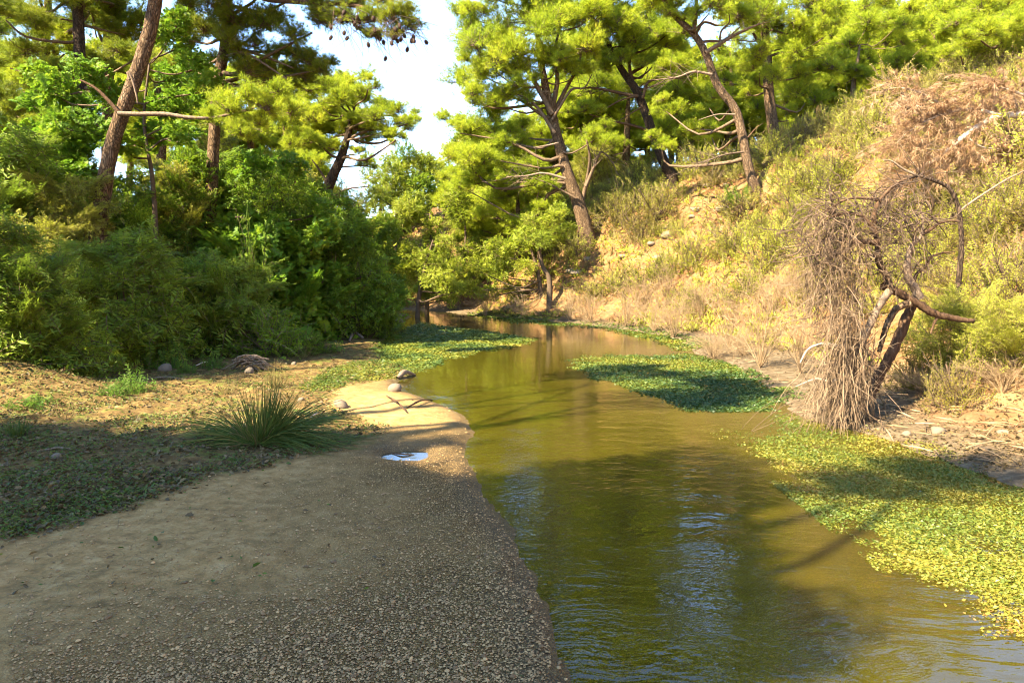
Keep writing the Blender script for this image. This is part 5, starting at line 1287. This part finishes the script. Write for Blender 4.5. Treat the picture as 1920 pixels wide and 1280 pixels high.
gt = (np.vstack(hb.V)[:, [2, 0, 1]], np.vstack(hb.T))
grass_field('hillside_herbs', 'low yellow-green herbs over the right hillside', 13000, M['hill_leaf'], .12, .34, -.10)

# ------------------------------------------------------------------ water weed mats
WLEAF = (np.array([[0, 0, 0], [.5, .3, .06], [1, 0, -.04], [.5, -.3, .06]]), np.array([[0, 2, 1], [0, 3, 2]]))
def in_poly(X, Y, poly):
    r = np.zeros(len(X), bool)
    for i in range(len(poly)):
        (x1, y1), (x2, y2) = poly[i - 1], poly[i]
        c = ((y1 > Y) != (y2 > Y)) & (X < (x2 - x1) * (Y - y1) / (y2 - y1 + 1e-12) + x1)
        r ^= c
    return r
def weed(label, pxpoly, n, size, bare=.0, up=.5, edge=.5):
    poly = [tuple(gnd(*p)[:2]) for p in pxpoly]
    X0, Y0 = np.min(poly, 0); X1, Y1 = np.max(poly, 0)
    def area(m):
        Y = 1 / U(1 / Y1, 1 / Y0, m); return U(X0, X1, m), Y
    def keep(X, Y):
        w1, w2 = fbm(X * 1.6, Y * 1.6, 81), fbm(X * 1.6 + 9, Y * 1.6, 82)
        w3, w4 = fbm(X * 5, Y * 5, 84), fbm(X * 5 + 9, Y * 5, 85)
        ins = in_poly(X + edge * w1 + .25 * w3 + rng.normal(size=len(X)) * .06, Y + edge * 1.6 * w2 + .5 * w4 + rng.normal(size=len(X)) * .10, poly)
        return ins * np.clip(1.0 - bare + 3.0 * bare * (fbm(X * 2.5, Y * 2.5, 83) + .22), .04, 1)
    stuff_scatter('water_weed', label, n, area, WLEAF, size, M['weed'], keep, .004, up, flatten=-.008, patchy=True, size_pow=1.7)
weed('floating green weed mat on the left side of the far stream', [(725, 690), (700, 660), (735, 628), (790, 603), (840, 612), (930, 622), (1010, 636), (985, 646), (900, 660), (830, 672), (790, 690)], 64000, (.03, .09), .2, .3)
weed('green weed patch on the wet mud left of the driftwood', [(560, 745), (600, 712), (640, 690), (720, 676), (830, 672), (800, 694), (740, 706), (690, 722), (640, 738)], 36000, (.018, .045), .3, .4, .5)
weed('green weed bank reaching into the stream from the right', [(1060, 686), (1130, 668), (1290, 662), (1370, 682), (1400, 702), (1440, 726), (1460, 752), (1440, 772), (1380, 772), (1320, 768), (1270, 750), (1180, 722), (1100, 704)], 90000, (.018, .055), .25, .45, .9)
weed('narrow weed fringe along the sunny far shore', [(960, 600), (1100, 606), (1220, 618), (1330, 642), (1330, 660), (1270, 656), (1240, 640), (1120, 616), (980, 606), (880, 596)], 22000, (.05, .10), .05, .35, .4)
weed('sunny yellow-green weed carpet beside the dead tree', [(1390, 800), (1420, 785), (1500, 775), (1570, 800), (1640, 812), (1745, 852), (1905, 905), (2010, 960), (2100, 1060), (2150, 1180), (1960, 1210), (1820, 1130), (1720, 1070), (1600, 1010), (1520, 965), (1500, 900), (1440, 850)], 260000, (.008, .030), .58, .55, 1.0)
weed('thin grassy weed strip at the far end of the stream', [(870, 588), (960, 590), (1050, 600), (1000, 604), (900, 594)], 6000, (.06, .12), .05, .4, .3)

# ------------------------------------------------------------------ labels: tell alike neighbours apart by their order up the picture
seen = {}
for o in bpy.data.objects:
    if o.parent is None and 'label' in o and o.get('kind') != 'stuff' and o.name.startswith(('hillside_', 'far_')):
        seen.setdefault(o['label'], []).append(o)
ORD = ['lowest', 'second lowest', 'third lowest', 'fourth lowest', 'fifth lowest', 'sixth lowest', 'seventh lowest', 'eighth lowest', 'ninth lowest', 'tenth lowest', 'eleventh lowest', 'twelfth lowest']
for lab, os_ in seen.items():
    if len(os_) > 1:
        os_.sort(key=lambda o: -proj(o.location)[1])
        for i, o in enumerate(os_[:12]): o['label'] = lab + ', ' + ORD[i]
